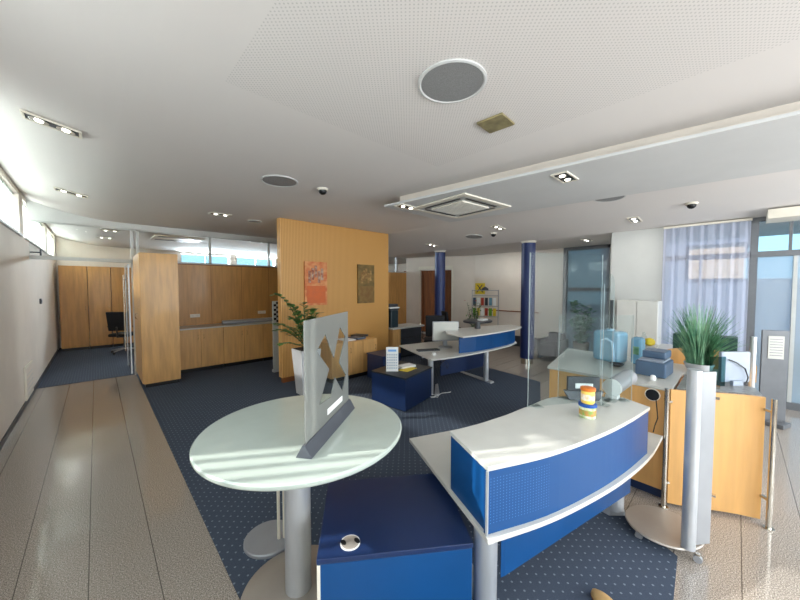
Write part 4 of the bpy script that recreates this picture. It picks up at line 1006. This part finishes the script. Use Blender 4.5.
# slim tall pole & notice stand near the entrance
t = thing('steel_post', (4.35,-.21,0), 'tall slim silver post behind the side counter', 'post')
MB().tube([(4.35,-.115,0),(4.35,-.115,1.245)], .022, 24).build('pole', 'alu', t, smooth=True)
MB().lathe(4.35, -.115, [(.08,0),(.08,.012)], 24).build('foot', 'alu', t)
t = thing('notice_board', (5.9,-.3,0), 'grey free-standing board with a white notice sheet near the entrance door', 'notice board')
nb = [(5.93,-.20),(6.02,-.45)]
MB().prism([(5.97,-.23),(6.05,-.45),(6.08,-.44),(6.0,-.22)], .05, 1.17).build('board', 'frame', t, bevel=.004)
MB().prism([(5.985,-.28),(6.035,-.41),(6.031,-.412),(5.981,-.282)], .82, 1.10).build('notice_sheet', 'grey_top', t)
tl = MB()
for k in range(7): tl.prism([(5.983,-.295),(6.027,-.40),(6.025,-.401),(5.981,-.296)], .86+k*.033, .866+k*.033)
tl.build('text_line', mat('grey print', (110,110,118), .8), t)
MB().box(5.88, 6.16, -.43, -.23, 0, .05, rz=1.2).build('foot', 'frame', t, bevel=.004)

# ------------------------------------------------------------------ light
w = bpy.data.worlds.new('World'); SC.world = w; w.use_nodes = True; nt = w.node_tree
bg = nt.nodes['Background']
sky = nt.nodes.new('ShaderNodeTexSky'); sky.sky_type = 'HOSEK_WILKIE'; sky.sun_direction = (-.62,.40,.45); sky.turbidity = 3
mxs = nt.nodes.new('ShaderNodeMixRGB'); mxs.inputs[0].default_value = .55; mxs.inputs[2].default_value = (.34,.68,.90,1)
nt.links.new(sky.outputs[0], mxs.inputs[1]); nt.links.new(mxs.outputs[0], bg.inputs[0]); bg.inputs[1].default_value = 2.6
s = bpy.data.lights.new('Sun', 'SUN'); s.energy = 7; s.angle = math.radians(1.2); s.color = (1,.95,.88)
so = bpy.data.objects.new('Sun', s); COL.objects.link(so)
so.rotation_euler = Vector((.84,-.54,-.60)).to_track_quat('-Z', 'Y').to_euler()
def area(name, loc, direction, sx, sy, e, col=(1,1,1)):
    l = bpy.data.lights.new(name, 'AREA'); l.shape = 'RECTANGLE'; l.size = sx; l.size_y = sy; l.energy = e; l.color = col
    o = bpy.data.objects.new(name, l); COL.objects.link(o); o.location = loc
    o.rotation_euler = Vector(direction).to_track_quat('-Z', 'Y').to_euler(); return o
area('window_daylight', (1.4,YB-.30,1.6), (0,1,0), 3.3, 2.4, 200, (1,.965,.95))
area('window_daylight', (5.05,YB-.30,1.6), (0,1,0), 3.0, 2.4, 200, (1,.965,.95))
area('window_daylight', (XL-.30,-.2,2.1), (1,0,0), 4.6, 1.3, 80, (1,.965,.95))
for (a, b, z0, z1) in WN[1:]:
    area('window_daylight', (XL-.28,(a+b)/2,(z0+z1)/2), (1,0,-.15), b-a, z1-z0, 70, (1,1,1))
for x in (2.9, 4.6): area('window_daylight', (x,YF+.35,2.7), (0,-1,-.1), 1.5, .35, 300, (.85,.93,1))
for i, (x, y, z) in enumerate(SPOTS):
    if i in (0,1,2,3,4,7) or y > 9: continue
    l = bpy.data.lights.new('ceiling_lamp', 'AREA'); l.shape = 'DISK'; l.size = .14; l.energy = 7 if y > 9 else 5; l.color = (1,.95,.88)
    o = bpy.data.objects.new('ceiling_lamp', l); COL.objects.link(o); o.location = (x,y,z-.03)

# ------------------------------------------------------------------ camera
cam = bpy.data.cameras.new('Camera'); cam.sensor_width = 36; cam.lens = 14.4; cam.clip_start = .02
co = bpy.data.objects.new('Camera', cam); COL.objects.link(co); co.location = (0,0,1.7)
co.rotation_euler = (math.radians(90)-math.atan(13/320), 0, math.radians(-43.5))
SC.camera = co
SC.view_settings.view_transform = 'Standard'; SC.view_settings.look = 'None'; SC.view_settings.gamma = 1
SC.view_settings.use_curve_mapping = False
SC.view_settings.exposure = 0.32
